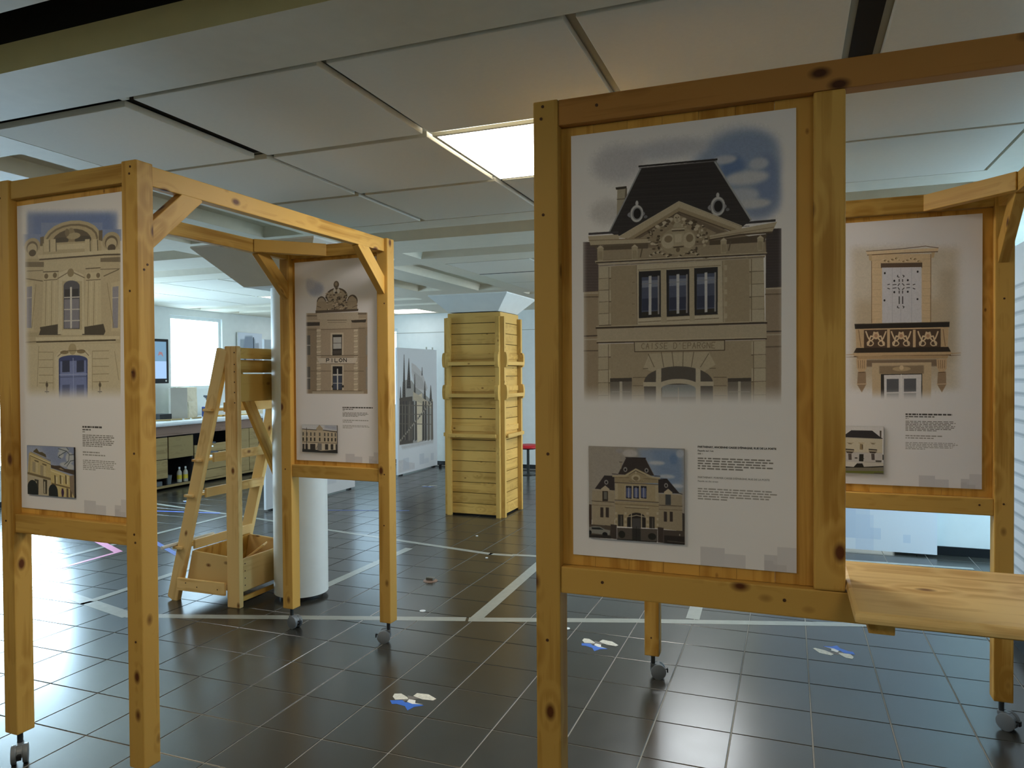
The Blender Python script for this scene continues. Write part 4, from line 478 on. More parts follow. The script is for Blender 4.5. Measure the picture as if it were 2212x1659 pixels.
ART['I3'] = [
(0,201,191,182,0,-6,-11,1007,-35,1006,737,-10,802),(0,142,164,204,90,513,-2,1007,-14,1006,456,652,473),(0,124,152,200,80,653,9,926,2,993,316,790,395),(2,200,196,200,25,442,65,78,43),
(2,196,204,220,25,721,156,83,21),(2,106,140,196,25,892,108,40,56),(2,184,196,218,25,824,295,81,21),(2,180,192,216,25,960,50,40,42),(2,168,164,172,25,336,39,43,22),
(2,196,204,220,25,926,389,67,21),(0,74,60,58,0,313,294,400,113,607,110,697,293),(1,42,34,38,10,397,108,609,109),(1,154,154,164,5,400,117,317,290),(1,154,154,164,6,607,114,695,289),
(0,200,184,160,0,337,169,360,169,353,227,342,242),(1,64,54,58,8,332,161,364,161),(0,70,58,60,0,66,462,169,314,277,317,280,470),(0,64,54,58,0,738,327,827,319,952,466,738,469),
(1,46,38,42,6,169,315,252,315),(1,46,38,42,6,762,319,829,320),(1,42,34,38,8,912,453,979,473),(2,184,180,180,0,394,238,21,26),(2,35,30,34,0,394,240,10,13),
(2,184,180,180,0,616,239,21,25),(2,35,30,34,0,616,240,10,13),(2,184,180,180,0,190,385,22,26),(2,35,30,34,0,190,386,10,13),(2,184,180,180,0,816,389,20,25),
(2,35,30,34,0,816,390,9,13),(0,224,204,160,0,254,307,385,298,504,221,680,301,755,308,755,326,680,323,504,243,392,319,256,325),(1,74,64,72,10,253,292,313,294),
(1,62,54,62,10,697,294,756,295),(0,198,176,136,0,281,324,399,316,504,250,673,319,738,327,738,369,281,382),(1,122,101,76,5,281,328,434,325),(1,122,101,76,5,582,326,749,329),
(2,232,214,176,0,505,322,46,36),(2,160,138,102,0,505,329,28,21),(2,232,214,176,0,505,264,8,14),(2,110,90,64,0,441,362,5,3),(2,234,216,180,0,448,367,5,3),
(2,110,90,64,0,454,367,5,4),(2,234,216,180,0,460,362,5,3),(2,110,90,64,0,466,357,5,3),(2,234,216,180,0,472,355,5,3),(2,110,90,64,0,478,359,5,4),(2,234,216,180,0,484,364,4,3),
(2,110,90,64,0,491,366,5,3),(2,234,216,180,0,497,362,5,3),(2,110,90,64,0,503,356,5,3),(2,234,216,180,0,509,354,5,3),(2,110,90,64,0,515,356,5,4),(2,234,216,180,0,521,361,5,3),
(2,110,90,64,0,527,364,5,3),(2,234,216,180,0,533,362,4,4),(2,110,90,64,0,540,356,4,3),(2,234,216,180,0,546,352,5,3),(2,110,90,64,0,552,353,5,3),(2,234,216,180,0,558,358,5,4),
(2,110,90,64,0,564,362,5,3),(2,234,216,180,0,570,361,5,3),(2,110,90,64,0,576,356,5,3),(2,234,216,180,0,582,351,5,3),(1,90,72,56,8,281,384,738,384),(0,212,190,148,0,284,389,736,387,741,572,283,575),
(0,226,208,172,0,286,393,313,394,314,570,285,570),(0,220,202,166,0,704,392,735,392,738,565,707,563),(0,236,221,188,0,388,407,620,403,620,547,387,550),(0,46,44,64,0,399,413,460,413,459,549,398,545),
(0,90,102,160,0,404,435,454,435,454,538,404,536),(0,208,208,220,0,426,427,433,426,432,542,425,542),(0,46,44,64,0,477,410,537,410,537,545,476,541),(0,90,102,160,0,482,431,532,432,531,534,482,532),
(0,208,208,220,0,503,423,510,423,510,538,503,538),(0,46,44,64,0,555,406,616,406,615,541,555,537),(0,90,102,160,0,561,427,610,428,610,530,561,528),(0,208,208,220,0,582,419,589,419,589,534,582,534),
(1,90,68,52,9,273,572,741,572),(0,210,188,148,0,283,583,740,579,740,847,282,856),(1,106,84,62,5,280,614,741,613),(1,78,62,48,6,387,646,641,646),(1,232,218,186,8,398,634,637,633),
(0,208,190,160,0,36,481,278,470,279,849,34,855),(0,198,180,150,0,741,483,978,478,977,859,740,847),(1,230,214,184,10,32,471,277,474),(1,224,206,176,10,741,480,976,480),
(1,90,70,54,8,32,596,276,598),(1,90,70,54,8,741,601,979,598),(1,122,102,78,5,31,640,276,638),(1,122,102,78,5,741,644,979,640),(0,232,216,186,0,132,459,179,420,226,458,219,480,139,480),
(0,232,216,186,0,793,459,837,422,881,458,875,480,800,480),(0,76,64,56,0,147,482,208,481,207,590,147,592),(0,138,134,126,0,164,490,198,490,198,569,164,569),
(0,85,88,94,0,809,483,864,484,864,594,808,593),(0,80,64,58,0,125,661,158,661,158,769,124,769),(0,80,64,58,0,183,658,217,658,216,766,183,765),(0,80,64,58,0,792,665,824,666,824,770,792,770),
(0,80,64,58,0,852,662,883,662,883,766,852,766),(0,74,66,60,0,314,727,372,725,371,850,314,852),(0,126,118,106,0,343,739,355,739,354,848,343,849),(0,74,66,60,0,642,728,698,727,698,850,642,852),
(0,126,118,106,0,670,741,681,740,681,848,670,848),(0,56,48,46,0,605,756,603,740,595,726,581,713,564,704,543,698,521,695,497,696,474,702,453,710,436,722,422,736,414,752,411,768,411,855,605,849),
(0,96,92,94,0,465,757,556,752,556,860,464,866),(1,230,214,182,14,456,707,455,852),(1,230,214,182,14,563,701,563,852),(1,230,214,182,12,408,745,465,736,509,722,557,730,609,737),
(0,230,214,182,0,284,703,308,703,308,729,284,729),(0,230,214,182,0,382,697,406,697,406,723,382,723),(0,230,214,182,0,613,683,637,683,637,709,613,709),(0,230,214,182,0,717,677,739,677,739,703,717,703),
(0,203,184,148,0,284,734,308,734,308,760,284,760),(0,203,184,148,0,382,728,406,728,406,754,382,754),(0,203,184,148,0,613,713,637,713,637,739,612,739),(0,203,184,148,0,717,707,739,707,739,733,717,733),
(0,230,214,182,0,284,764,308,764,308,791,284,791),(0,230,214,182,0,382,758,406,758,406,784,382,784),(0,230,214,182,0,612,744,637,744,637,769,612,770),(0,230,214,182,0,717,737,739,737,739,763,717,763),
(0,203,184,148,0,284,795,308,795,308,821,284,821),(0,203,184,148,0,382,789,406,789,406,815,381,815),(0,203,184,148,0,612,774,637,774,637,800,612,800),(0,203,184,148,0,717,767,739,767,739,793,717,793),
(0,230,214,182,0,284,826,308,826,307,852,284,852),(0,230,214,182,0,381,819,406,819,406,845,381,845),(0,230,214,182,0,612,804,637,804,637,830,612,830),(0,230,214,182,0,717,797,739,797,739,823,717,823),
(0,90,66,56,0,2,635,29,637,28,874,1,872),(0,78,68,64,0,979,668,1000,674,1000,879,979,866),(0,110,94,80,0,1,853,239,852,238,991,0,994),(0,84,68,62,0,235,838,300,841,300,994,235,992),
(0,84,68,62,0,730,833,789,837,788,997,730,994),(0,110,98,90,0,304,870,727,855,726,991,303,994),(0,94,80,72,0,789,858,1002,857,1002,998,788,997),(2,46,42,32,0,354,939,36,40),
(2,46,42,32,0,671,938,42,36),(0,58,54,52,0,464,866,553,863,552,990,464,989),(1,32,28,28,6,507,841,508,1000),(1,28,24,24,12,303,995,716,992),(0,172,172,168,0,4,883,49,871,122,871,173,897,231,904,224,956,4,949),
(0,46,50,54,0,27,887,115,881,159,902,34,906),(2,30,28,30,0,173,952,28,25),(2,30,28,30,0,11,941,17,22),(0,60,54,52,0,0,964,238,962,238,993,0,998),(0,58,48,44,0,795,915,1002,914,1002,1002,795,999),
(2,200,196,184,0,952,900,6,11),(1,138,122,110,8,826,973,1000,977),
]
ART['I1'] = [
(0,142,156,196,0,-50,-63,1101,-92,1096,1041,-66,1124),(0,168,178,208,60,-50,-26,280,-35,471,289,1098,622,1096,1041,-66,1061),(2,194,200,208,15,791,60,113,48),
(2,194,200,208,15,727,158,63,72),(2,194,200,208,15,915,211,87,107),(2,194,200,208,15,827,347,125,48),(2,194,200,208,15,926,391,75,60),(1,85,96,108,9,1002,137,915,152,853,82,678,39),
(1,85,96,108,9,903,152,889,272,801,348),(1,85,96,108,9,853,82,765,133,689,183),(1,85,96,108,9,1001,256,927,271,851,382),(1,85,96,108,9,891,57,854,10),(1,85,96,108,9,702,159,676,208,727,230),
(0,216,196,142,0,43,157,81,131,510,311,516,1021,3,1006,9,556),(0,106,92,64,0,141,111,214,53,265,125,330,123,408,169,420,230,140,129),(0,237,224,174,0,60,169,509,330,509,354,67,199),
(1,124,108,72,8,67,206,512,363),(1,138,132,120,6,81,131,512,287),(0,192,172,126,0,43,206,80,230,62,553,33,554),(0,122,106,76,0,158,289,250,310,252,340,165,313),
(0,224,207,160,0,197,336,237,347,231,575,189,553),(0,184,168,136,0,118,327,184,337,179,547,113,526),(0,122,106,76,0,328,349,419,370,421,401,334,374),(0,224,207,160,0,367,397,405,407,401,635,359,612),
(0,184,168,136,0,288,388,354,397,349,607,284,585),(0,138,120,88,0,2,543,532,640,526,683,468,674,1,587),(0,207,194,166,0,5,593,519,689,516,1021,0,1009),
(0,80,74,60,0,159,678,246,692,237,978,163,970),(0,200,192,168,0,177,721,206,725,203,968,174,957),(0,80,74,60,0,343,668,429,682,421,966,348,958),(0,200,192,168,0,361,711,389,715,387,956,358,945),
(0,224,204,140,0,502,470,534,444,975,580,998,988,516,1009),(0,90,74,60,0,512,372,599,381,700,376,813,432,1000,447,1000,543,788,493,521,433),(0,184,160,122,0,675,438,725,418,801,468),
(0,238,224,168,0,508,470,900,590,900,614,510,500),(0,124,106,72,0,583,564,614,581,615,751,587,741),(0,240,226,180,0,616,599,649,609,648,755,617,751),(0,124,106,72,0,698,558,728,575,729,745,702,734),
(0,240,226,180,0,730,593,763,603,762,749,732,744),(0,124,106,72,0,811,552,841,569,843,738,815,728),(0,240,226,180,0,844,587,876,597,875,742,845,738),(0,138,117,80,0,519,726,986,808,986,832,531,762),
(0,110,92,76,0,734,823,774,827,773,1003,733,1000),(0,110,92,76,0,835,817,875,821,874,997,834,993),(0,110,92,76,0,910,813,950,816,949,991,909,988),(0,154,134,114,0,900,572,1002,543,1002,1000,911,825),
(2,44,48,48,0,111,862,113,162),(0,44,48,48,0,0,831,231,854,236,993,-3,996),(2,44,48,48,0,556,896,96,141),(0,44,48,48,0,463,889,652,889,660,999,459,994),
(2,74,46,84,0,755,907,28,73),
]
ART['I2'] = [
(0,221,224,232,0,-27,-154,1055,-120,1055,1099,-37,1171),(0,180,188,212,15,649,-28,1024,-20,1024,183,649,117),(0,216,200,172,0,-1,162,1006,195,1006,938,-7,992),
(0,192,174,144,0,413,136,503,-11,604,125,597,201,419,200),(1,84,80,78,5,-1,162,419,183),(1,84,80,78,6,610,184,1000,235),(1,110,98,82,3,3,637,1000,643),
(0,110,104,98,0,12,276,55,276,54,408,11,408),(0,110,104,98,0,118,276,160,276,159,407,117,407),(0,110,104,98,0,236,276,277,276,276,405,235,406),(0,110,104,98,0,345,276,385,276,385,404,344,405),
(0,110,104,98,0,492,276,531,276,531,403,491,403),(0,110,104,98,0,636,276,674,276,674,401,635,402),(0,110,104,98,0,735,276,773,276,773,401,735,401),(0,110,104,98,0,839,276,877,276,877,400,839,400),
(0,110,104,98,0,939,276,976,276,976,399,939,399),(0,62,58,54,0,11,470,53,469,53,601,10,602),(0,62,58,54,0,117,468,159,467,158,598,116,599),(0,62,58,54,0,235,466,276,466,275,595,234,596),
(0,62,58,54,0,344,465,384,464,384,593,343,594),(0,62,58,54,0,491,463,531,462,530,589,491,590),(0,62,58,54,0,635,461,674,460,674,586,635,587),(0,62,58,54,0,735,459,773,459,773,583,734,584),
(0,62,58,54,0,839,458,877,457,876,581,839,582),(0,62,58,54,0,939,456,975,456,975,578,939,579),(0,232,220,198,0,2,681,1006,672,1006,889,1,925),(0,74,68,64,0,9,708,66,706,65,922,8,924),
(0,74,68,64,0,94,705,164,703,163,917,93,920),(0,74,68,64,0,233,700,383,696,382,906,232,914),(0,74,68,64,0,660,687,750,684,750,889,660,893),(0,74,68,64,0,820,682,895,679,895,882,820,885),
(0,74,68,64,0,960,677,997,676,997,877,960,879),(0,142,138,134,0,451,668,566,673,565,910,436,917),(0,60,58,58,0,-6,894,399,906,549,941,1006,876,1006,1020,-7,1045),
(1,46,42,40,3,133,111,128,919),(1,138,132,122,4,399,884,484,667),
]
ART['I4'] = [
(0,228,226,230,0,-354,-26,1017,-36,1020,1016,-354,1062),(0,226,216,192,0,-250,240,969,255,970,855,-250,891),(0,214,208,206,0,-250,557,970,555,970,855,-250,883),
(0,58,54,60,0,-281,223,18,203,202,89,723,89,901,207,989,255,940,256,18,240),(0,90,82,72,0,905,86,949,85,945,239,910,207),(1,170,166,156,8,18,257,950,265),
(1,184,180,172,4,202,44,202,93),(1,184,180,172,4,720,55,720,89),(0,200,184,152,0,80,347,263,352,217,382,126,379),(0,122,106,80,0,131,367,212,373,207,386,133,383),
(0,200,184,152,0,664,337,822,343,783,372,704,369),(0,122,106,80,0,704,357,783,364,778,376,706,373),(0,168,144,106,0,419,370,495,377,495,500,414,493),(0,216,196,156,0,374,342,535,347,520,368,394,366),
(0,110,92,64,0,469,394,493,393,493,475,470,476),(1,168,152,120,5,18,551,950,555),(0,184,168,144,0,59,500,273,504,273,562,65,558),(0,46,40,36,0,59,485,273,494,271,514,59,505),
(0,84,69,58,0,75,541,263,546,222,580,90,574),(0,90,78,74,0,126,586,207,588,212,720,136,722),(1,176,168,160,6,167,589,170,721),(0,184,168,144,0,634,489,842,493,842,550,639,546),
(0,46,40,36,0,634,474,842,483,840,502,634,494),(0,84,69,58,0,649,529,832,533,793,567,664,562),(0,90,78,74,0,699,573,778,575,783,706,709,707),(1,176,168,160,6,739,576,742,707),
(0,46,44,40,0,404,592,510,590,505,746,394,744),(0,232,226,218,0,49,758,344,766,344,865,294,875,29,858),(0,220,214,206,0,475,746,1000,757,1000,846,525,868),
(0,40,36,30,0,344,791,480,787,525,876,-344,902,-344,852,263,868),(0,40,36,30,0,505,860,1000,826,1000,854,505,879),(1,90,82,74,6,525,753,941,762),(2,58,52,48,0,324,676,40,13),
(2,58,52,48,0,485,685,40,11),(0,74,70,64,0,803,713,951,713,946,746,808,746),(0,30,28,26,0,975,587,1001,591,999,700,975,701),(0,138,130,112,0,-344,902,1002,858,1002,935,-344,969),
(0,122,128,52,0,-344,965,1002,935,1000,1008,-344,1011),(0,106,100,82,0,764,975,1002,967,1002,1008,764,1016),
]
ART['BC'] = [
(0,169,167,164,0,35,1127,45,586,94,587,123,400,162,382,251,373,277,402,337,384,436,463,879,655,893,1136,485,1150,35,1136),(0,207,206,208,0,341,172,441,200,604,288,750,489,642,546,416,462,339,287),
(0,189,187,188,0,379,268,603,357,728,519,456,483),(0,74,69,66,0,159,76,167,75,188,610,120,607),(2,90,84,80,0,163,94,8,7),(2,90,84,80,0,162,125,9,7),(2,90,84,80,0,162,155,11,7),
(2,90,84,80,0,161,185,13,7),(2,90,84,80,0,161,215,15,7),(2,90,84,80,0,160,246,17,7),(2,90,84,80,0,160,276,19,7),(2,90,84,80,0,159,306,21,8),(2,90,84,80,0,159,336,23,7),
(2,90,84,80,0,158,367,25,7),(2,90,84,80,0,158,397,27,7),(2,90,84,80,0,157,427,29,8),(2,90,84,80,0,157,457,31,7),(2,90,84,80,0,156,487,33,7),(2,90,84,80,0,155,518,35,7),
(2,90,84,80,0,155,548,37,7),(2,90,84,80,0,154,578,38,7),(0,74,69,66,0,271,119,279,119,319,480,218,477),(2,90,84,80,0,274,138,8,8),(2,90,84,80,0,274,169,12,7),
(2,90,84,80,0,273,199,16,7),(2,90,84,80,0,273,230,21,8),(2,90,84,80,0,272,260,25,7),(2,90,84,80,0,272,291,29,8),(2,90,84,80,0,271,322,34,7),(2,90,84,80,0,271,352,38,7),
(2,90,84,80,0,270,383,42,8),(2,90,84,80,0,269,414,47,7),(2,90,84,80,0,269,444,51,8),(0,74,69,66,0,414,307,423,307,438,599,389,598),(2,90,84,80,0,418,326,8,7),
(2,90,84,80,0,418,357,10,7),(2,90,84,80,0,417,388,13,7),(2,90,84,80,0,417,420,15,7),(2,90,84,80,0,416,451,18,7),(2,90,84,80,0,415,482,21,8),(2,90,84,80,0,415,513,24,8),
(2,90,84,80,0,414,544,26,8),(2,90,84,80,0,414,575,29,8),(0,74,69,66,0,670,397,679,398,704,648,636,646),(2,90,84,80,0,674,418,8,8),(2,90,84,80,0,674,449,12,8),
(2,90,84,80,0,673,481,17,8),(2,90,84,80,0,672,513,21,8),(2,90,84,80,0,672,545,26,8),(2,90,84,80,0,671,577,30,8),(2,90,84,80,0,671,609,35,8),(0,74,69,66,0,830,450,838,450,866,655,795,652),
(2,90,84,80,0,834,471,9,8),(2,90,84,80,0,833,503,14,8),(2,90,84,80,0,833,536,20,8),(2,90,84,80,0,832,568,26,8),(2,90,84,80,0,831,601,31,8),(2,90,84,80,0,831,633,37,8),
(0,74,69,66,0,69,455,77,456,92,662,47,661),(2,90,84,80,0,73,474,7,7),(2,90,84,80,0,72,504,10,7),(2,90,84,80,0,72,534,14,7),(2,90,84,80,0,71,564,17,7),(2,90,84,80,0,71,594,20,7),
(2,90,84,80,0,70,624,23,7),(0,74,69,66,0,601,224,610,224,616,327,591,327),(2,90,84,80,0,605,244,8,8),(2,90,84,80,0,605,276,12,8),(2,90,84,80,0,604,307,16,7),
(0,90,82,76,0,56,586,354,577,364,1139,39,1131),(0,216,204,180,0,446,580,600,545,632,1124,465,1144),(0,196,184,162,0,375,520,878,696,886,758,373,616),(0,226,214,190,0,481,914,615,903,619,1113,486,1130),
(0,74,69,66,0,55,623,85,625,85,1075,40,1090),(0,142,134,124,0,43,660,55,661,44,1072,32,1080),(0,74,69,66,0,123,626,154,627,153,1081,107,1096),(0,142,134,124,0,111,663,122,664,111,1078,100,1086),
(0,74,69,66,0,192,629,223,630,223,1087,176,1102),(0,142,134,124,0,180,666,191,667,180,1084,168,1092),(0,110,102,94,0,277,632,309,633,309,1095,261,1110),
(0,142,134,124,0,265,670,277,670,265,1091,254,1100),(0,74,69,66,0,357,635,389,636,388,1102,340,1117),(0,142,134,124,0,344,673,356,674,344,1098,332,1107),
(0,74,69,66,0,429,638,461,639,461,1109,412,1124),(0,142,134,124,0,416,676,428,677,417,1105,404,1113),(0,74,69,66,0,615,645,649,646,649,1125,598,1140),(0,142,134,124,0,602,684,614,685,602,1121,590,1130),
(0,74,69,66,0,679,647,713,649,713,1131,661,1146),(0,142,134,124,0,665,687,678,687,666,1127,653,1135),(0,110,102,94,0,760,651,795,652,796,1138,743,1154),
(0,142,134,124,0,747,690,760,691,748,1134,734,1143),(0,110,102,94,0,853,654,888,656,888,1146,835,1162),(0,142,134,124,0,839,694,852,695,840,1142,826,1151),
(1,110,102,94,3,55,670,887,715),(1,110,102,94,3,53,773,885,827),(1,110,102,94,3,51,885,883,950),(2,58,53,50,0,56,605,11,13),(2,154,146,136,0,548,819,12,13),
(2,189,180,164,0,230,991,11,13),(2,58,53,50,0,752,709,13,14),(2,154,146,136,0,421,888,12,14),(2,189,180,164,0,112,1056,11,13),(2,58,53,50,0,620,780,12,14),
(2,154,146,136,0,298,955,12,13),(2,189,180,164,0,828,668,13,14),(2,58,53,50,0,491,850,12,14),(2,154,146,136,0,177,1020,11,13),(2,189,180,164,0,693,741,13,14),
(2,58,53,50,0,366,918,12,14),(2,154,146,136,0,60,1084,11,13),(2,189,180,164,0,562,812,12,13),(2,58,53,50,0,244,984,12,13),(2,154,146,136,0,767,701,13,14),
(2,189,180,164,0,435,881,12,13),(2,58,53,50,0,125,1049,11,13),(2,154,146,136,0,635,773,12,13),(2,189,180,164,0,311,948,12,13),(2,58,53,50,0,843,660,13,14),
(2,154,146,136,0,506,842,12,13),(2,189,180,164,0,191,1013,11,13),(2,58,53,50,0,708,733,13,14),(2,154,146,136,0,380,911,12,13),(2,189,180,164,0,73,1077,11,13),
(2,58,53,50,0,577,804,12,14),(2,154,146,136,0,257,977,11,13),(2,189,180,164,0,782,693,13,14),(2,58,53,50,0,449,873,12,14),(2,154,146,136,0,138,1041,11,13),
(2,189,180,164,0,649,765,12,14),(2,58,53,50,0,325,940,12,13),(2,154,146,136,0,858,652,13,14),(2,189,180,164,0,520,835,12,14),(2,58,53,50,0,204,1006,11,13),
(2,154,146,136,0,723,725,13,14),(2,189,180,164,0,394,903,12,14),(2,58,53,50,0,86,1070,11,13),(2,154,146,136,0,591,796,12,14),(2,189,180,164,0,271,970,11,13),
(2,58,53,50,0,797,684,13,14),(2,154,146,136,0,463,865,12,13),(2,189,180,164,0,151,1034,11,13),(2,58,53,50,0,664,757,13,14),(2,154,146,136,0,339,933,12,13),
(2,189,180,164,0,873,643,13,14),(2,58,53,50,0,534,827,12,14),(2,154,146,136,0,217,999,11,13),(2,189,180,164,0,738,717,13,14),(2,58,53,50,0,407,896,12,13),
(2,154,146,136,0,99,1063,11,13),(2,189,180,164,0,606,788,12,14),(2,58,53,50,0,284,962,12,13),(2,154,146,136,0,812,676,13,14),(2,189,180,164,0,477,858,12,13),
(2,58,53,50,0,164,1027,11,13),(2,154,146,136,0,679,749,12,14),(2,189,180,164,0,352,925,12,13),(0,200,202,206,6,72,1149,893,1147,892,1188,109,1190),(0,210,212,218,0,14,1311,145,1317,202,1352,400,1385,398,1453,11,1460),
]
FADE = {'P3': [53, 949, 1176, 1279],'P1': [72, 969, 1184, 1281],'P2': [137, 875, 1315, 1337],'P4': [97, 881, 1261, 1354],'I3': None,'I1': None,'I2': None,'I4': None,'BC': None}
# ------------------------------------------------------------------ print canvas (numpy), one image per flat print
LWF = dict(P3=.886,P1=1.15,P2=1.2,P4=1.0,I3=.7,I1=1.25,I2=3.5,I4=.75,BC=3.0)
FONT = {'A':[(0,2,1,0,2,2),(.5,1.2,1.5,1.2)],'C':[(2,.3,1,0,0,.7,0,1.3,1,2,2,1.7)],'I':[(1,0,1,2)],'S':[(2,.2,1,0,.1,.5,1,1,1.9,1.5,1,2,0,1.8)],'E':[(2,0,0,0,0,2,2,2),(0,1,1.5,1)],
 'D':[(0,0,0,2,1.2,2,2,1.3,2,.7,1.2,0,0,0)],"'":[(1,0,.8,.5)],'P':[(0,2,0,0,1.6,0,2,.5,1.6,1,0,1)],'R':[(0,2,0,0,1.6,0,2,.5,1.6,1,0,1),(1,1,2,2)],'G':[(2,.3,1,0,0,.7,0,1.3,1,2,2,1.6,2,1.1,1.2,1.1)],'N':[(0,2,0,0,2,2,2,0)],'L':[(0,0,0,2,2,2)],'O':[(1,0,0,.6,0,1.4,1,2,2,1.4,2,.6,1,0)],' ':[]}
def srgb(h):
    if not isinstance(h, str): return np.array(h, np.float32)/255
    return np.array([int(h[i:i+2],16)/255 for i in (0,2,4)], np.float32)
GRADE = {'P3': (.86,.72), 'P1': (.93,.85), 'P2': (.93,.8), 'P4': (.98,.85), 'I3': (.84,.8), 'I1': (.95,.9), 'I2': (.95,.9), 'I4': (.95,.9), 'BC': (1,1)}   # print density, saturation
FEDGE = {'P4': 150, 'P1': 80, 'P2': 45, 'P3': 45}
class Canvas:
    def __init__(s, W, H, bg='EEEAED'):
        s.W, s.H = W, H; s.k = W/1000; s.im = np.ones((H,W,3),np.float32)*srgb(bg)
    def mask(s, pts, soft):
        p = np.array(pts,np.float32).reshape(-1,2)*s.k; pad = int(soft*s.k*1.5)+2
        x0 = max(0,int(p[:,0].min())-pad); x1 = min(s.W,int(p[:,0].max())+pad+1); y0 = max(0,int(p[:,1].min())-pad); y1 = min(s.H,int(p[:,1].max())+pad+1)
        if x1 <= x0 or y1 <= y0: return None
        ss = 2 if soft == 0 else 1
        X = (np.arange((x1-x0)*ss)+.5)/ss+x0; Y = (np.arange((y1-y0)*ss)+.5)/ss+y0
        m = np.zeros((len(Y),len(X)),bool); n = len(p)
        for i in range(n):
            xa,ya = p[i]; xb,yb = p[(i+1)%n]
            if ya == yb: continue
            r = (Y >= min(ya,yb)) & (Y < max(ya,yb))
            if not r.any(): continue
            xi = xa+(Y[r]-ya)*(xb-xa)/(yb-ya)
            m[r] ^= X[None,:] < xi[:,None]
        m = m.astype(np.float32)
        if ss == 2: m = m.reshape(y1-y0,2,x1-x0,2).mean((1,3))
        if soft:
            r = max(1,int(soft*s.k*.5))
            for _ in range(2):
                for ax in (0,1):
                    c = np.cumsum(np.pad(m,[(r+1,r) if a == ax else (0,0) for a in (0,1)]),ax)
                    L = m.shape[ax]; m = (np.take(c,range(2*r+1,2*r+1+L),ax)-np.take(c,range(0,L),ax))/(2*r+1)
        return m, x0, x1, y0, y1
    def fill(s, pts, col, soft=0, a=1):
        r = s.mask(pts, soft)
        if r is None: return
        m, x0, x1, y0, y1 = r; m = (m*a)[...,None]; s.im[y0:y1,x0:x1] = s.im[y0:y1,x0:x1]*(1-m)+srgb(col)*m
    def line(s, pts, col, w):
        w = max(w, 1.1/s.k)
        for i in range(0,len(pts)-2,2):
            x0,y0,x1,y1 = pts[i:i+4]; L = math.hypot(x1-x0,y1-y0)
            if L < .01: continue
            nx, ny = -(y1-y0)/L*w/2, (x1-x0)/L*w/2; ex, ey = (x1-x0)/L*w*.25, (y1-y0)/L*w*.25
            s.fill([x0-ex+nx,y0-ey+ny,x1+ex+nx,y1+ey+ny,x1+ex-nx,y1+ey-ny,x0-ex-nx,y0-ey-ny], col)
    def art(s, key, lwf, ysc=1):
        ops, fade = ART[key], FADE[key]; H0 = s.im.copy(); rng = np.random.RandomState(5)
        for op in ops:
            k, col, v = op[0], op[1:4], op[4]; gy = sum(col)/3; g0, g1 = GRADE[key]; g0 = .985 if col[2] >= col[0] and gy > 110 else g0; col = [(gy+(q-gy)*g1)*g0*gb for q, gb in zip(col, (1,.985,.975))]; text = op[-1] if k == 3 else ''; pts = op[5:-1] if k == 3 else op[5:]
            pts = [q if i % 2 == 0 else q*ysc for i, q in enumerate(pts)]
            if k == 0: s.fill(pts, col, v*lwf)
            elif k == 1: s.line(pts, col, v*lwf)
            elif k == 2:
                cx,cy,rx,ry = pts; rx = max(rx,1.5); ry = max(ry,1.5)
                s.fill([q for a in range(20) for q in (cx+rx*math.cos(a*.31416),cy+ry*math.sin(a*.31416))], col, v*lwf)
            else:
                x0,y0,x1,y1,x2,y2 = pts; t = text; n = len(t); dx, dy = (x1-x0)/n, (y1-y0)/n
                for i,ch in enumerate(t):
                    for st in FONT.get(ch,[]):
                        s.line([q for j in range(0,len(st),2) for q in (x0+dx*i+st[j]/2*dx*.66+(x2-x0)*st[j+1]/2, y0+dy*i+st[j]/2*dy*.66+(y2-y0)*st[j+1]/2)], col, v*lwf)
        # photographic mottling on printed areas
        d = np.abs(s.im-H0).sum(2,keepdims=True) > .02
        n = rng.rand(s.H//3+1,s.W//3+1).repeat(3,0).repeat(3,1)[:s.H,:s.W,None]*.6+rng.rand(s.H//9+1,s.W//9+1).repeat(9,0).repeat(9,1)[:s.H,:s.W,None]*.4
        s.im = np.where(d, s.im*(.965+.07*n), s.im).astype(np.float32)
        if fade:
            xa,xb,ya,yb = [f*s.k for f in fade]; X = np.arange(s.W)[None,:]; Y = np.arange(s.H)[:,None]; e = FEDGE.get(key,60)*s.k
            sm = lambda q: np.clip(q,0,1)**2*(3-2*np.clip(q,0,1))
            m = (sm((X-xa+e*.4)/e)*sm((xb+e*.4-X)/e)*sm((yb-Y)/(yb-ya)))[...,None]
            s.im = (H0*(1-m)+s.im*m).astype(np.float32)
    def soften(s, r=1):
        if r: s.im = (s.im+np.roll(s.im,1,0)+np.roll(s.im,-1,0)+np.roll(s.im,1,1)+np.roll(s.im,-1,1))/5
    def material(s, name, rough=.42):
        img = bpy.data.images.new(name, s.W, s.H, alpha=False); a = np.ones((s.H,s.W,4),np.float32); a[...,:3] = np.clip(s.im[::-1],0,1)
        img.pixels.foreach_set(a.ravel()); img.update(); img.pack()
        m, t, b = newmat(name); uv = N(t,'ShaderNodeTexCoord'); tx = N(t,'ShaderNodeTexImage'); tx.image = img; tx.extension = 'EXTEND'
        t.links.new(uv.outputs['UV'], tx.inputs['Vector']); t.links.new(tx.outputs['Color'], b.inputs['Base Color']); b.inputs['Roughness'].default_value = rough; b.inputs['Specular IOR Level'].default_value = .35
        return m
def sheet(name, w, h, th, front, parent, loc, rz=0, edge='paper'):
    """board of width w (local X), height h (local Z, hanging down from 0), front face towards local -Y carries the print"""
    bm = bmesh.new(); bm_box(bm, (0,0,-h), (w,th,0)); uvl = bm.loops.layers.uv.new('UVMap'); bm.normal_update()
    for f in bm.faces:
        f.material_index = 0 if f.normal.y < -.9 else 1
        for l in f.loops: l[uvl].uv = (l.vert.co.x/w, 1+l.vert.co.z/h)
    o = link(name, mesh(bm,name), [front, edge], parent, loc); o.rotation_euler = (0,0,rz); return o
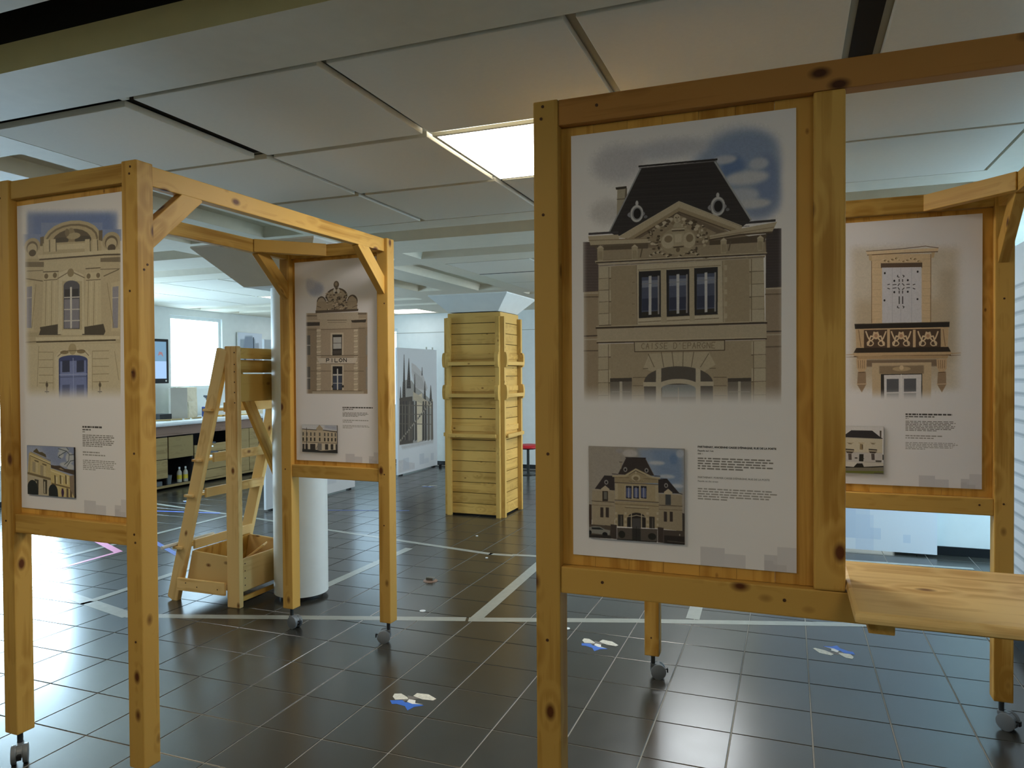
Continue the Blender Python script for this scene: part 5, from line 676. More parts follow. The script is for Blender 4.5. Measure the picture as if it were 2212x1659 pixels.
def body_text(c, rows, seed, col='6E6864'):
    r = random.Random(seed)
    for x0, x1, v, h, cc in rows:
        x = x0
        while x < x1:
            w_ = min(r.uniform(9,34), x1-x); c.fill([x,v-h/2,x+w_,v-h/2,x+w_,v+h/2,x,v+h/2], cc, 0, .85); x += w_+r.uniform(4,7)
def squares(c):
    for x0,y0,x1,y1,a in ((596,1916,701,2000,.8),(701,1940,790,2000,.7),(868,1930,922,2000,.8),(922,1892,1000,2000,.6)): c.fill([x0,y0,x1,y0,x1,y1,x0,y1], 'CFCBD0', 0, a)
    for x0,y0,x1,y1 in ((868,1955,905,2000),(905,1970,960,2000)): c.fill([x0,y0,x1,y0,x1,y1,x0,y1], 'C6C2C8', 0, .6)
# ------------------------------------------------------------------ the setting
RX0, RX1, RY0, RY1, CZ = -6.7, 5.0, -5.0, 9.1, 2.641
def grid_cells(holes, x0, x1, y0, y1):
    xs = sorted({x0,x1,*[h[k] for h in holes for k in (0,1)]}); ys = sorted({y0,y1,*[h[k] for h in holes for k in (2,3)]})
    for a, b in zip(xs, xs[1:]):
        for c, d in zip(ys, ys[1:]):
            mx, my = (a+b)/2, (c+d)/2
            if not any(h[0] < mx < h[1] and h[2] < my < h[3] for h in holes): yield a, b, c, d
# floor base + tiles
T = .333; GAP = .0058
base = struct(box('floor', RX0, RX1, RY0, RY1, -.12, -.003, 'grout', None, 0))
bm = bmesh.new(); bm_box(bm, (-T/2+GAP/2,-T/2+GAP/2,-.008), (T/2-GAP/2,T/2-GAP/2,0), 0)
bmesh.ops.bevel(bm, geom=[e for e in bm.edges if all(v.co.z > -.001 for v in e.verts)], offset=.0016, segments=1, affect='EDGES')
tile_me = mesh(bm,'floor_tile'); tile_me.materials.append(M['floor'])
cells = []
for i in range(int(RX0/T)-1, int(RX1/T)+1):
    for j in range(int(RY0/T)-1, int(RY1/T)+1):
        cx, cy = (i+.5)*T, (j+.5)*T
        if cx-T/2 < RX0-.01 or cx+T/2 > RX1+.01 or cy-T/2 < RY0-.01 or cy+T/2 > RY1+.01: continue
        p = to_px((cx,cy,0)); d = math.hypot(cx-CAM.x, cy-CAM.y)
        vis = p is not None and -120 < p[0] < 2330 and p[1] < 1800
        cells.append((d if vis else 99+d, cx, cy))
cells.sort()
for k, (d, cx, cy) in enumerate(cells[:300]):
    o = bpy.data.objects.new('tile', tile_me); COL.objects.link(o); o.parent = base; o.location = (cx-base.location.x, cy-base.location.y, -base.location.z)
bm = bmesh.new(); tb = bmesh.new(); tb.from_mesh(tile_me); tv = [v.co.copy() for v in tb.verts]; tf = [[v.index for v in f.verts] for f in tb.faces]; tb.free()
V = []; F = []
for d, cx, cy in cells[300:]:
    n0 = len(V); V += [(v.x+cx,v.y+cy,v.z) for v in tv]; F += [[n0+q for q in f] for f in tf]
me = bpy.data.meshes.new('far_floor_tiles'); me.from_pydata(V,[],F); o = link('far_floor_tiles', me, 'floor', base, (-base.location.x,-base.location.y,-base.location.z)); o['kind'] = 'stuff'; bm.free()
# ceiling: soffit with recessed tile fields and grooves
MX, MY = .8715, .8073
F1 = (-.985,3.213,-.237,2.185); F2 = (-.85,3.36,4.0,6.42); F3 = (-6.17,-2.69,4.0,6.42); F4 = (-6.17,-2.69,-.237,2.185)
fields = [F1,F2,F3,F4]
dark_slots = [(-5.9,1.9,-.85,-.56)]
grooves = [(-1.2,3.3,2.42,2.79),(-.92,3.3,3.30,3.66),(-1.45,-1.08,3.95,6.2),(-1.53,-1.16,.1,2.25),(-2.25,-1.9,.1,2.25),(-2.2,-1.85,3.95,5.98),(-6.1,-2.6,2.42,2.79),(-6.1,-2.9,3.30,3.66),(-6.6,-2.6,6.60,6.86),(-1.0,3.3,6.6,6.86),(-6.5,-2.6,7.35,7.62)]
slants = {}
holes = fields+dark_slots+grooves
bm = bmesh.new()
def quad(bm, pts, mi=0):
    f = bm.faces.new([bm.verts.new(p) for p in pts]); f.material_index = mi
for a,b,c,d in grid_cells(holes, RX0, RX1, RY0, RY1): quad(bm, [(a,c,CZ),(a,d,CZ),(b,d,CZ),(b,c,CZ)])
for h in holes:
    a,b,c,d = h
    if h in fields: dz, s, mi = .03, 0, 1
    elif h in dark_slots: dz, s, mi = .34, .0, 2
    else: dz, s, mi = .075, .035, 0
    A,B,C_,D = a+s,b-s,c+s,d-s; z = CZ+dz
    quad(bm, [(A,C_,z),(A,D,z),(B,D,z),(B,C_,z)], mi)
    if h in dark_slots:
        zz = CZ+.1
        for z0, z1, m_ in ((CZ,zz,3),(zz,z,2)):  # lower sides carry painted light, upper sides painted shade
            quad(bm, [(a,c,z0),(b,c,z0),(b,c,z1),(a,c,z1)],m_); quad(bm, [(a,d,z0),(a,d,z1),(b,d,z1),(b,d,z0)],m_); quad(bm, [(a,c,z0),(a,c,z1),(a,d,z1),(a,d,z0)],m_); quad(bm, [(b,c,z0),(b,d,z0),(b,d,z1),(b,c,z1)],m_)
    else:
        quad(bm, [(a,c,CZ),(b,c,CZ),(B,C_,z),(A,C_,z)]); quad(bm, [(a,d,CZ),(A,D,z),(B,D,z),(b,d,CZ)]); quad(bm, [(a,c,CZ),(A,C_,z),(A,D,z),(a,d,CZ)]); quad(bm, [(b,c,CZ),(b,d,CZ),(B,D,z),(B,C_,z)])
bm_box(bm, (RX0-.1,RY0-.1,3.1), (RX1+.1,RY1+.1,3.2))
ceil = struct(link('ceiling', mesh(bm,'ceiling'), ['ceil_soffit','ceil_joint','void','ceil_cream']))
def ctile(x0, x1, y0, y1, z=CZ, g=.02):
    return box('ceiling_tile', x0+g, x1-g, y0+g, y1-g, z-.002, z+.024, 'ceil_tile', ceil, .003)
LIGHTS = []
cols1 = [-.985,-.114,.757,1.63,2.425]
for i in range(4):
    for j in range(3):
        x0, x1, y0, y1 = cols1[i], cols1[i+1], -.237+j*MY, -.237+(j+1)*MY
        if (i,j) == (2,1): LIGHTS.append((x0,x1,y0,y1,'lamp','square ceiling light panel close behind the near right display frame')); continue
        if (i,j) == (0,0):
            continue
        ctile(x0,x1,y0,y1)
# displaced tile; a dark sheet above it stands for shade in the opening
ctile(-.975,-.165,-.195,.565, CZ-.004, .012)
o = box('ceiling_opening', -.98,-.12,-.232,.565, CZ+.0262, CZ+.0285, 'void', ceil, 0)
box('ceiling_opening_clip', -.15,-.116,-.232,-.215, CZ+.002, CZ+.02, 'ceil_soffit', ceil, 0)
for j in range(3): ctile(2.515 if j == 0 else 2.43,3.208,-.237+j*MY,-.237+(j+1)*MY,g=.012)
box('ceiling_slot', 2.43,2.505,-.232,.56, CZ+.0262, CZ+.0285, 'void', ceil, 0)  # dark strip stands in for the shade inside the open joint
for (fx0,fx1,fy0,fy1), xs in ((F2,[-.85,.02,.89,1.76,2.63,3.35]),(F3,[-6.17,-5.30,-4.43,-3.60,-2.70]),(F4,[-6.17,-5.30,-4.43,-3.60,-2.70])):
    n = len(xs)-1
    for i in range(n):
        for j in range(3):
            y0, y1 = fy0+j*.8067, fy0+(j+1)*.8067
            if fx0 == F3[0] and fy0 == F3[2] and (i,j) == (2,2): LIGHTS.append((xs[i],xs[i+1],y0,y1,'lamp_far','ceiling light panel half hidden behind the round white column')); continue
            if fx0 == F4[0] and fy0 == F4[2] and (i,j) == (3,0): LIGHTS.append((xs[i],xs[i+1],y0,y1,'lamp_mid2','ceiling light panel at the near left beyond the left frame')); continue  # near-left panel added out of view, neutral fill for the left frame
            if fx0 == F2[0] and (i,j) in ((2,0),(2,2)): LIGHTS.append((xs[i],xs[i+1],y0,y1,'lamp_mid','ceiling light panel of the rear tile field, '+('nearer' if j == 0 else 'farther')+' one')); continue  # two hidden panels added to brighten the middle of the room
            ctile(xs[i],xs[i+1],y0,y1,g=.014)
box('ceiling_slot', -.83,3.33,4.785,4.815, CZ-.0035, CZ-.0025, 'void', ceil, 0)
LIGHTS.append((-4.15,-3.35,8.1,8.88,'lamp_far','ceiling light panel at the back, above the banner with the church')); LIGHTS.append((-6.2,-5.3,8.05,8.9,'lamp_far','ceiling light panel in the far left corner above the window side'))
for (lx,ly),ll in (((.60,7.2),'ceiling light panel at the back, hidden by the near right frame'),((2.3,6.95),'ceiling light panel at the back right, hidden by the near right frame')): LIGHTS.append((lx,lx+.87,ly,ly+.8,'lamp_far',ll))  # both panels added out of sight to light the back
for lx,ly,ll in ((-.2,-2.2,'ceiling light panel behind the photographer, left one'),(2.6,-3.3,'ceiling light panel behind the photographer, right one'),(-3.2,-2.2,'ceiling light panel at the near left, outside the view')):
    LIGHTS.append((lx,lx+.87,ly,ly+.8,'lamp_back',ll))  # unseen panels added as warm fill for the near side
for x0,x1,y0,y1,mt,lab in LIGHTS:
    t = thing('ceiling_light', lab, 'ceiling light', ((x0+x1)/2,(y0+y1)/2,CZ), 0, 'square light panels in the ceiling')
    hx, hy = (x1-x0)/2-.012, (y1-y0)/2-.012; bm = bmesh.new()
    for a in (((-hx,-hy,-.006),(hx,-hy+.016,.01)),((-hx,hy-.016,-.006),(hx,hy,.01)),((-hx,-hy+.016,-.006),(-hx+.016,hy-.016,.01)),((hx-.016,-hy+.016,-.006),(hx,hy-.016,.01))): bm_box(bm, a[0], a[1])
    link('frame', mesh(bm,'frame'), 'ceil_soffit', t)
    box('diffuser', -hx+.018, hx-.018, -hy+.018, hy-.018, -.004, .004, mt, t, 0)
# walls
def wall(name, axis, pos, th, u0, u1, holes, mat='white_paint'):
    bm = bmesh.new()
    for a,b,c,d in grid_cells(holes, u0, u1, 0, 3.1):
        if axis == 'x': bm_box(bm, (pos,a,c), (pos+th,b,d))
        else: bm_box(bm, (a,pos,c), (b,pos+th,d))
    bmesh.ops.remove_doubles(bm, verts=bm.verts, dist=1e-5)
    return struct(link(name, mesh(bm,name), mat))
WINL = [(6.33,7.44,1.37,2.53),(2.6,4.62,.45,2.25)]
wall('wall_left','x',RX0,-.25,RY0,RY1,WINL)
wall('wall_back','y',RY1,.25,RX0-.25,RX1+.25,[(-5.3,-4.28,1.0,2.4)])
wall('wall_right','x',RX1,.25,RY0,RY1,[(2.9,4.5,.5,2.4),(6.0,8.6,.8,2.4)])
wall('wall_near','y',RY0,-.25,RX0-.25,RX1+.25,[])
pt = wall('wall_partition','y',4.86,.12,3.1,RX1,[])
def window(name, axis, pos, u0, u1, z0, z1, mat, nm=1):
    fr = bmesh.new(); t = .05
    def bb(bm, ua, ub, za, zb, d0, d1):
        if axis == 'x': bm_box(bm, (pos+d0,ua,za), (pos+d1,ub,zb))
        else: bm_box(bm, (ua,pos+d0,za), (ub,pos+d1,zb))
    s = 1 if (axis == 'y' or pos > 0) else -1
    bb(fr,u0,u1,z0,z0+t,.04*s,.1*s); bb(fr,u0,u1,z1-t,z1,.04*s,.1*s); bb(fr,u0,u0+t,z0+t,z1-t,.04*s,.1*s); bb(fr,u1-t,u1,z0+t,z1-t,.04*s,.1*s)
    o = struct(link(name, mesh(fr,name), 'white_paint'))
    pb = bmesh.new(); bb(pb,u0+t,u1-t,z0+t,z1-t,.07*s,.078*s); link('pane', mesh(pb,'pane'), mat, o)
    for k in range(nm):
        u = u0+(u1-u0)*(k+1)/(nm+1); mb = bmesh.new(); bb(mb,u-.02,u+.02,z0+t,z1-t,.045*s,.068*s); link('mullion', mesh(mb,'mullion'), 'white_paint', o)
window('window_1','x',RX0,*WINL[0],'win',0); window('window_2','x',RX0,*WINL[1],'win2',2)
window('window_3','y',RY1,-5.3,-4.28,1.0,2.4,'win3',0); window('window_4','x',RX1,2.9,4.5,.5,2.4,'win4',1); window('window_5','x',RX1,6.0,8.6,.8,2.4,'win5',2)  # last window is added, unseen, to light faces turned right
struct(box('baseboard_back', RX0, RX1, RY1-.015, RY1, 0, .07, 'base_black'))
struct(box('baseboard_left', RX0, RX0+.015, RY0, RY1-.02, 0, .07, 'base_black'))
struct(box('baseboard_right', RX1-.015, RX1, RY0, 4.84, 0, .07, 'base_black'))
struct(box('baseboard_partition', 3.1, RX1-.02, 4.845, 4.86, 0, .075, 'base_black'))
struct(box('trim_1', RX0+.02, RX1-.02, RY1-.006, RY1, 2.31, 2.318, 'ceil_joint', None, 0))
# columns
def capital(parent, cx, cy, ht, hb, zt, zb, core=.07):
    bm = bmesh.new(); rb = [(-hb,-hb),(hb,-hb),(hb,hb),(-hb,hb)]; rt_ = [(-ht,-ht),(ht,-ht),(ht,ht),(-ht,ht)]; rc = [(-core,-core),(core,-core),(core,core),(-core,core)]
    rings = [[bm.verts.new((cx+x,cy+y,z)) for x,y in r] for r,z in ((rb,zb),(rt_,zt),(rt_,zt+.012))]
    for a,b in zip(rings,rings[1:]):
        for k in range(4): bm.faces.new((a[k],a[(k+1)%4],b[(k+1)%4],b[k]))
    bm.faces.new(rings[0][::-1]); bm.faces.new(rings[-1]); return link('capital', mesh(bm,'capital'), 'column_white', parent)
t = thing('round_column', 'smooth round white column beside the pine easel stand, with flared square head', 'column', (-1.057,2.04,0))
cyl('shaft', .189, .03, 2.21, 0, 0, 'column_white', t, 64); cyl('plinth', .15, 0, .03, 0, 0, 'black', t, 32); capital(t, 0, 0, .50, .26, 2.45, 2.2)
TXW, TX0, TX1, TY0, TY1 = 0, -1.365, -.727, 5.12, 5.69
t = thing('clad_column', 'square column clad in horizontal pine boards with small ledges, standing far in the room', 'column', ((TX0+TX1)/2,(TY0+TY1)/2,0))
cxx, cyy = t.location.x, t.location.y; hx, hy = (TX1-TX0)/2, (TY1-TY0)/2
box('core', -hx+.03, hx-.03, -hy+.03, hy-.03, .0, 2.24, 'dark_inside', t)
for k in range(19):
    z0, z1 = .02+.1185*k, .02+.1185*(k+1)-.006
    xtimber('plank', -hx, hx, -hy, -hy+.022, z0, z1, 'wood_tower', t, .003)
    ytimber('plank', hx-.022, hx, -hy+.024, hy, z0, z1, 'wood_tower', t, .003)
    ytimber('plank', -hx, -hx+.022, -hy+.024, hy, z0, z1, 'wood_tower', t, .003)
    xtimber('plank', -hx+.024, hx-.024, hy-.022, hy, z0, z1, 'wood_tower', t, .003)
def fin(base, tang, out, width):
    """upright board, its broad side at right angles to the clad face, with two rounded bulges that carry the ledges"""
    prof = [(0,0),(.045,0)]
    for zc in (1.38,1.74):
        for a in range(9):
            th = -math.pi/2+math.pi*a/8; prof.append((.045+.032*max(0,math.cos(th))**.5, zc+.085*math.sin(th)))
    prof += [(.045,2.215),(0,2.215)]
    bm = bmesh.new(); b = Vector(base); tg = Vector(tang)*width/2; ou = Vector(out)
    # long axis along local X of the object: geometry is built with x=z_world
    A = [bm.verts.new((z, r, -width/2)) for r,z in prof]; B = [bm.verts.new((z, r, width/2)) for r,z in prof]; n = len(prof)
    bm.faces.new(A); bm.faces.new(B[::-1])
    for k in range(n): bm.faces.new((A[k],B[k],B[(k+1)%n],A[(k+1)%n]))
    bmesh.ops.recalc_face_normals(bm, faces=bm.faces)
    o = link('fin', mesh(bm,'fin'), 'wood_tower', t); x = Vector((0,0,1)); y = ou.normalized(); z = x.cross(y)
    o.matrix_local = Matrix(((x.x,y.x,z.x,b.x),(x.y,y.y,z.y,b.y),(x.z,y.z,z.z,b.z),(0,0,0,1)))
for sx in (-1,1):
    for sy in (-1,1):
        fin((sx*(hx-.0225), sy*hy, 0), (1,0,0), (0,sy,0), .045); fin((sx*hx, sy*(hy-.0225), 0), (0,1,0), (sx,0,0), .045)
for zc in (1.70,1.345,.90):
    lip = .04; ext = .005 if zc > 1 else -.02
    for sy in (-1,1):
        y0 = sy*hy; xtimber('ledge', -hx+.045, hx-.045, min(y0,y0+sy*.06), max(y0,y0+sy*.06), zc-.02, zc-.005, 'wood_tower', t, .002)
        xtimber('ledge_lip', -hx+.03, hx-.03, min(y0+sy*.06,y0+sy*.078), max(y0+sy*.06,y0+sy*.078), zc-.022, zc+.02, 'wood_tower', t, .004)
        xtimber('ledge_back', -hx+.045, hx-.045, min(y0,y0+sy*.012), max(y0,y0+sy*.012), zc+.045, zc+.105, 'wood_tower', t, .002)
    for sx in (-1,1):
        x0 = sx*hx; ytimber('ledge', min(x0,x0+sx*.06), max(x0,x0+sx*.06), -hy+.045, hy-.045, zc-.02, zc-.005, 'wood_tower', t, .002)
        ytimber('ledge_lip', min(x0+sx*.06,x0+sx*.078), max(x0+sx*.06,x0+sx*.078), -hy+.03, hy-.03, zc-.022, zc+.02, 'wood_tower', t, .004)
        ytimber('ledge_back', min(x0,x0+sx*.012), max(x0,x0+sx*.012), -hy+.045, hy-.045, zc+.045, zc+.105, 'wood_tower', t, .002)
capital(t, 0, 0, .47, .30, 2.45, 2.275)
# ------------------------------------------------------------------ casters and display frames
def ring_wheel(name, r, w, parent, loc, rz):
    prof = [(0,-w/2),(r*.70,-w/2),(r*.74,-w/2+.003),(r*.80,-w/2),(r*.93,-w/2),(r,-w/2+.005),(r,w/2-.002),(r*.9,w/2),(0,w/2)]
    bm = bmesh.new(); seg = 28; rings = []
    for rr, z in prof[1:-1]: rings.append([bm.verts.new((rr*math.cos(2*math.pi*k/seg), rr*math.sin(2*math.pi*k/seg), z)) for k in range(seg)])
    for a, b in zip(rings, rings[1:]):
        for k in range(seg):
            f = bm.faces.new((a[k],a[(k+1)%seg],b[(k+1)%seg],b[k])); f.material_index = 0
    f = bm.faces.new(rings[0][::-1]); f.material_index = 1; bm.faces.new(rings[-1])
    for f in bm.faces:
        if all(abs(v.co.xy.length-r*.74) < .004 or abs(v.co.xy.length-r*.70) < .001 for v in f.verts): f.material_index = 1
    me = mesh(bm,name); smooth(me,.5); o = link(name, me, ['caster_grey','caster_dark'], parent, loc)
    o.rotation_euler = (math.pi/2,0,0) if rz == 0 else (-math.pi/2,0,0); return o
def caster(parent, x, y, rz, top=.125):
    r = .0385
    hb = lathe('caster', [(.011,.062),(.011,top-.004),(.0135,top-.004),(.0135,top)], 'caster_dark', parent, (x,y,0), 14); hb.rotation_euler = (0,0,rz)
    # housing: hood between the wheels, trailing the stem
    bm = bmesh.new(); n = 14; off = .026
    prof = [(off+.034*math.cos(a), r+.036*math.sin(a)) for a in [math.pi*(-.05+1.1*k/n) for k in range(n+1)]]+[(off-.012,r-.004),(off+.012,r-.004)]
    A = [bm.verts.new((px_,-.010,pz)) for px_,pz in prof]; B = [bm.verts.new((px_,.010,pz)) for px_,pz in prof]; m_ = len(prof)
    bm.faces.new(A); bm.faces.new(B[::-1])
    for k in range(m_): bm.faces.new((A[k],B[k],B[(k+1)%m_],A[(k+1)%m_]))
    bm_box(bm, (-.014,-.013,.058), (off+.01,.013,.076), .004)
    bmesh.ops.recalc_face_normals(bm, faces=bm.faces)
    link('housing', mesh(bm,'housing'), 'caster_grey', hb)
    ring_wheel('wheel', r, .019, hb, (off,-.0205,r), 0); ring_wheel('wheel', r, .019, hb, (off,.0205,r), 1)
    bm = bmesh.new(); bm_box(bm, (off+.03,-.007,r+.006), (off+.05,.007,r+.012), .002); bm_box(bm, (off+.045,-.009,r-.008), (off+.051,.009,r+.014), .002); link('brake_lever', mesh(bm,'brake_lever'), 'black', hb)
    return hb
PW = .075
SCREW = []
def screws(parent, pts):
    if not SCREW:
        bm = bmesh.new(); bm_cyl(bm, .0045, .0016, 10); SCREW.append(mesh(bm,'screw_head')); SCREW[0].materials.append(M['knot'])
    for x, y, z, ax in pts:
        o = bpy.data.objects.new('screw_head', SCREW[0]); COL.objects.link(o); o.parent = parent; o.location = (x,y,z); o.rotation_euler = (math.pi/2,0,0) if ax == 'y' else (0,math.pi/2,0)
def panel(t, x0, x1, y0, z0, z1, n):
    w_ = (x1-x0)/n
    for k in range(n): vtimber('panel_stave', x0+w_*k, x0+w_*(k+1)-.0006, y0, y0+.016, z0, z1, 'wood_panel', t, .0008)
def brace(t, p0, p1, w_, h_, name='brace', upv=(0,0,1)): return timber(name, p0, p1, w_, h_, 'wood', t, upv, .003)
def frame_common(t, W, D, ztop):
    for x, y in ((0,0),(W-PW,0),(0,D),(W-PW,D)):
        vtimber('post', x, x+PW, y, y+PW, .125, ztop, 'wood', t, .005)
    zb = ztop-.078
    for x in (.02,W-.065):   # side rails run from front posts to rear posts
        ytimber('side_rail', x, x+.045, PW, D, zb, ztop-.002, 'wood', t)
    for x in (.0425,W-.0425):
        brace(t, (x,PW-.03,ztop-.30), (x,PW+.235,ztop-.055), .043, .078, upv=(0,-.7,.7)); brace(t, (x,D+.03,ztop-.30), (x,D-.235,ztop-.055), .043, .078, upv=(0,.7,.7))
    caster_y = PW/2
    return zb
def place_casters(t, W, D, angs):
    for (x,y), a in zip(((PW/2,PW/2),(W-PW/2,PW/2),(PW/2,D+PW/2),(W-PW/2,D+PW/2)), angs): caster(t, x, y, a)
# ---- left mobile frame
TH = math.radians(-1.6); L0 = (-.775,-.28); WL, DL = .783, 1.70
tl = thing('display_frame', 'pine display frame on casters at the left, with an open passage and two posters', 'display frame', (L0[0],L0[1],0), TH, 'pine display frames on casters')
frame_common(tl, WL, DL, 2.38)
for y in (0,DL):
    xtimber('top_rail', PW, WL-PW, y+.008, y+.05, 2.303, 2.376, 'wood', tl); xtimber('bottom_rail', PW, WL-PW, y+.006, y+.066, .953, 1.03, 'wood', tl)
    panel(tl, PW, WL-PW, y+.034, 1.03, 2.303, 6)
# horizontal corner brace, rear left
brace(tl, (.055,DL-.285,2.341), (.335,DL+.02,2.341), .045, .074, 'corner_brace')
place_casters(tl, WL, DL, [math.radians(-38), .3, math.radians(-8), math.radians(205)])
screws(tl, [(.02,-.0005,2.36,'y'),(.025,-.0005,2.31,'y'),(.755,-.0005,2.355,'y'),(.75,-.0005,2.33,'y'),(.75,-.0005,1.0,'y'),(.755,-.0005,.97,'y'),(.03,-.0005,1.0,'y'),(.752,-.0005,1.6,'y'),(.745,-.0005,1.9,'y'),(.755,-.0005,1.3,'y'),(.75,-.0005,.6,'y'),(WL+.0005,.03,1.98,'x'),(WL+.0005,.045,2.0,'x'),(.74,DL-.0005,2.1,'y'),(.76,DL-.0005,2.0,'y'),(.75,DL-.0005,1.0,'y'),(.03,DL-.0005,1.0,'y'),(.745,DL-.0005,.7,'y')])
# ---- right mobile frame
R0 = (1.537,-.28); WR, DR = 1.619, 1.71
tr = thing('display_frame', 'wider pine display frame on casters at the right, with shelf board and two posters', 'display frame', (R0[0],R0[1],0), 0, 'pine display frames on casters')
frame_common(tr, WR, DR, 2.382)
SX0, SX1 = .761, .837           # stile between poster bay and open bay
xtimber('top_rail', PW, WR-PW, .006, .058, 2.306, 2.381, 'wood_red', tr); xtimber('bottom_rail', PW, WR-PW, .006, .066, .942, 1.020, 'wood', tr)
xtimber('top_rail', PW, WR-PW, DR+.006, DR+.058, 2.306, 2.383, 'wood', tr); xtimber('bottom_rail', PW, WR-PW, DR+.006, DR+.066, .944, 1.020, 'wood', tr)
vtimber('stile', SX0, SX1, .004, .05, 1.021, 2.305, 'wood', tr, .006); vtimber('stile', WR-SX1, WR-SX0, DR+.004, DR+.05, 1.021, 2.305, 'wood', tr, .006)
panel(tr, PW, SX0+.004, .034, 1.021, 2.305, 7); panel(tr, WR-SX0-.004, WR-PW, DR+.034, 1.021, 2.305, 7)
brace(tr, (WR-.055,DR-.285,2.343), (WR-.335,DR+.02,2.343), .045, .074, 'corner_brace')
def shelf(t, x0, x1, y0, y1, z0, z1):
    bm = bmesh.new(); bm_box(bm, (-(x1-x0)/2,-(y1-y0)/2,-(z1-z0)/2), ((x1-x0)/2,(y1-y0)/2,(z1-z0)/2), .011)
    me = mesh(bm,'shelf_board'); link('shelf_board', me, 'wood_pale', t, ((x0+x1)/2,(y0+y1)/2,(z0+z1)/2))
shelf(tr, .838, WR-.0, -.245, .245, 1.0215, 1.048)
shelf(tr, 0, WR-.838, DR-.16, DR+.31, 1.0215, 1.048)
for x in (.87,1.45): ytimber('shelf_bracket', x, x+.055, -.205, -.002, .99, 1.021, 'wood', tr)
place_casters(tr, WR, DR, [math.radians(20), .4, math.radians(15), math.radians(-35)])
screws(tr, [(.03,-.0005,2.365,'y'),(.025,-.0005,2.33,'y'),(.03,-.0005,2.05,'y'),(.04,-.0005,1.35,'y'),(.2,.0055,.985,'y'),(.69,.0055,.985,'y'),(.035,-.0005,.8,'y'),(.19,.0055,2.35,'y'),(WR-.04,DR-.0005,1.9,'y'),(WR-.04,DR-.0005,1.0,'y'),(WR-.13,DR+.0055,.99,'y'),(WR-.04,DR-.0005,.55,'y'),(.035,DR-.0005,.22,'y')])
# ------------------------------------------------------------------ posters
PWI = .613
def text_mesh(name, body, x, v, wd, mat, parent, k=PWI/1000, bold=0):
    cu = bpy.data.curves.new(name, 'FONT'); cu.body = body; cu.size = 1; cu.offset = bold; cu.resolution_u = 2
    tmp = bpy.data.objects.new(name, cu); COL.objects.link(tmp); dg = bpy.context.evaluated_depsgraph_get(); me = bpy.data.meshes.new_from_object(tmp.evaluated_get(dg)); bpy.data.objects.remove(tmp)
    xs = [q.co.x for q in me.vertices]; s = wd*k/(max(xs)-min(xs)); 
    for q in me.vertices: q.co = Vector((q.co.x*s, 0, q.co.y*s))
    o = link(name, me, mat, parent, (x*k, -.0006, -v*k)); return o
def poster(key, label, root, lx, ly, ztop, rz, inset_key, ibox, rows, res=760):
    c = Canvas(res, 2*res); c.art(key, LWF[key]); squares(c); body_text(c, rows, 3); c.soften()
    m = c.material('poster_print_'+{'P1':'hall','P2':'shop','P3':'bank','P4':'balcony'}[key])
    wx = root.location.x+lx*math.cos(rz)-ly*math.sin(rz); wy = root.location.y+lx*math.sin(rz)+ly*math.cos(rz)
    p = sheet('poster', PWI, PWI*2, .003, m, None, (wx,wy,ztop), rz); tag(p, label, 'poster', 'posters of building fronts on the pine frames')
    u0,u1,v0,v1 = [q*PWI/1000 for q in ibox]; w_, h_ = u1-u0, v1-v0
    r = 400; ci = Canvas(r, int(r*h_/w_)); ci.k = r/1000; 
    ci.art(inset_key, LWF[inset_key], h_/w_); ci.soften()
    ip = sheet('inset_photo', w_, h_, .0055, ci.material('inset_print_'+inset_key), p, (u0,-.008,-v0), 0, 'ink'); 
    return p
DK, MD, LT = '2A2624', '6E6864', '8E8884'
def rows_for(x0, tw, sw, bw, n1, etw, esw, n2, v=1465, title=True):
    r = []
    if title: r += [(x0,x0+tw,v,11,DK),(x0,x0+sw,v+17,8,'4A4644')]
    r += [(x0,x0+22,v+31,6,LT)]
    for k in range(n1): r.append((x0, x0+bw*(1 if k < n1-1 else .62)*(.95+.05*math.sin(k*2.3)), v+52+11.4*k, 5.5, MD))
    e = v+52+11.4*n1+28
    if title: r += [(x0,x0+etw,e,8,LT),(x0,x0+esw,e+17,7,LT)]
    for k in range(n2): r.append((x0, x0+bw*(1.03 if k < n2-1 else .4)*(.95+.05*math.sin(k*1.7)), e+52+11.4*k, 5, LT))
    return r
poster('P1', 'white poster of a domed stone town hall front, on the leftmost frame panel', tl, .082, .0300, 2.279, TH, 'I1', (80,526,1582,1905), rows_for(590,174,75,285,7,150,200,6,1450))
poster('P2', 'white poster of a shop front lettered PILON, beside the round white column', tl, .0935, DL+.0300, 2.283, TH, 'I2', (82,505,1638,1913), rows_for(566,349,130,300,4,300,110,3,1460))
p3 = poster('P3', 'large white poster of a savings bank with slate roof, nearest the camera', tr, .107, .0300, 2.279, 0, 'I3', (82,527,1476,1911), rows_for(585,333,70,326,5,305,90,5,1465,False), 1000)
text_mesh('title_text', "PARTHENAY, ANCIENNE CAISSE D'ÉPARGNE, RUE DE LA POSTE", 585, 1469, 333, 'ink', p3, bold=.035)
text_mesh('title_text', "Façade sur rue", 585, 1486, 68, 'ink', p3, bold=.012)
text_mesh('title_text', "PARTHENAY, FORMER CAISSE D'ÉPARGNE, RUE DE LA POSTE", 585, 1606, 305, 'ink_grey', p3)
text_mesh('title_text', "Façade on the street", 585, 1623, 88, 'ink_grey', p3)
poster('P4', 'white poster of a stone balcony with pale shutters, on the far right frame panel', tr, 2.427-R0[0], 1.460-R0[1], 2.283, 0, 'I4', (80,358,1556,1916), rows_for(507,305,190,330,7,240,185,5,1461))
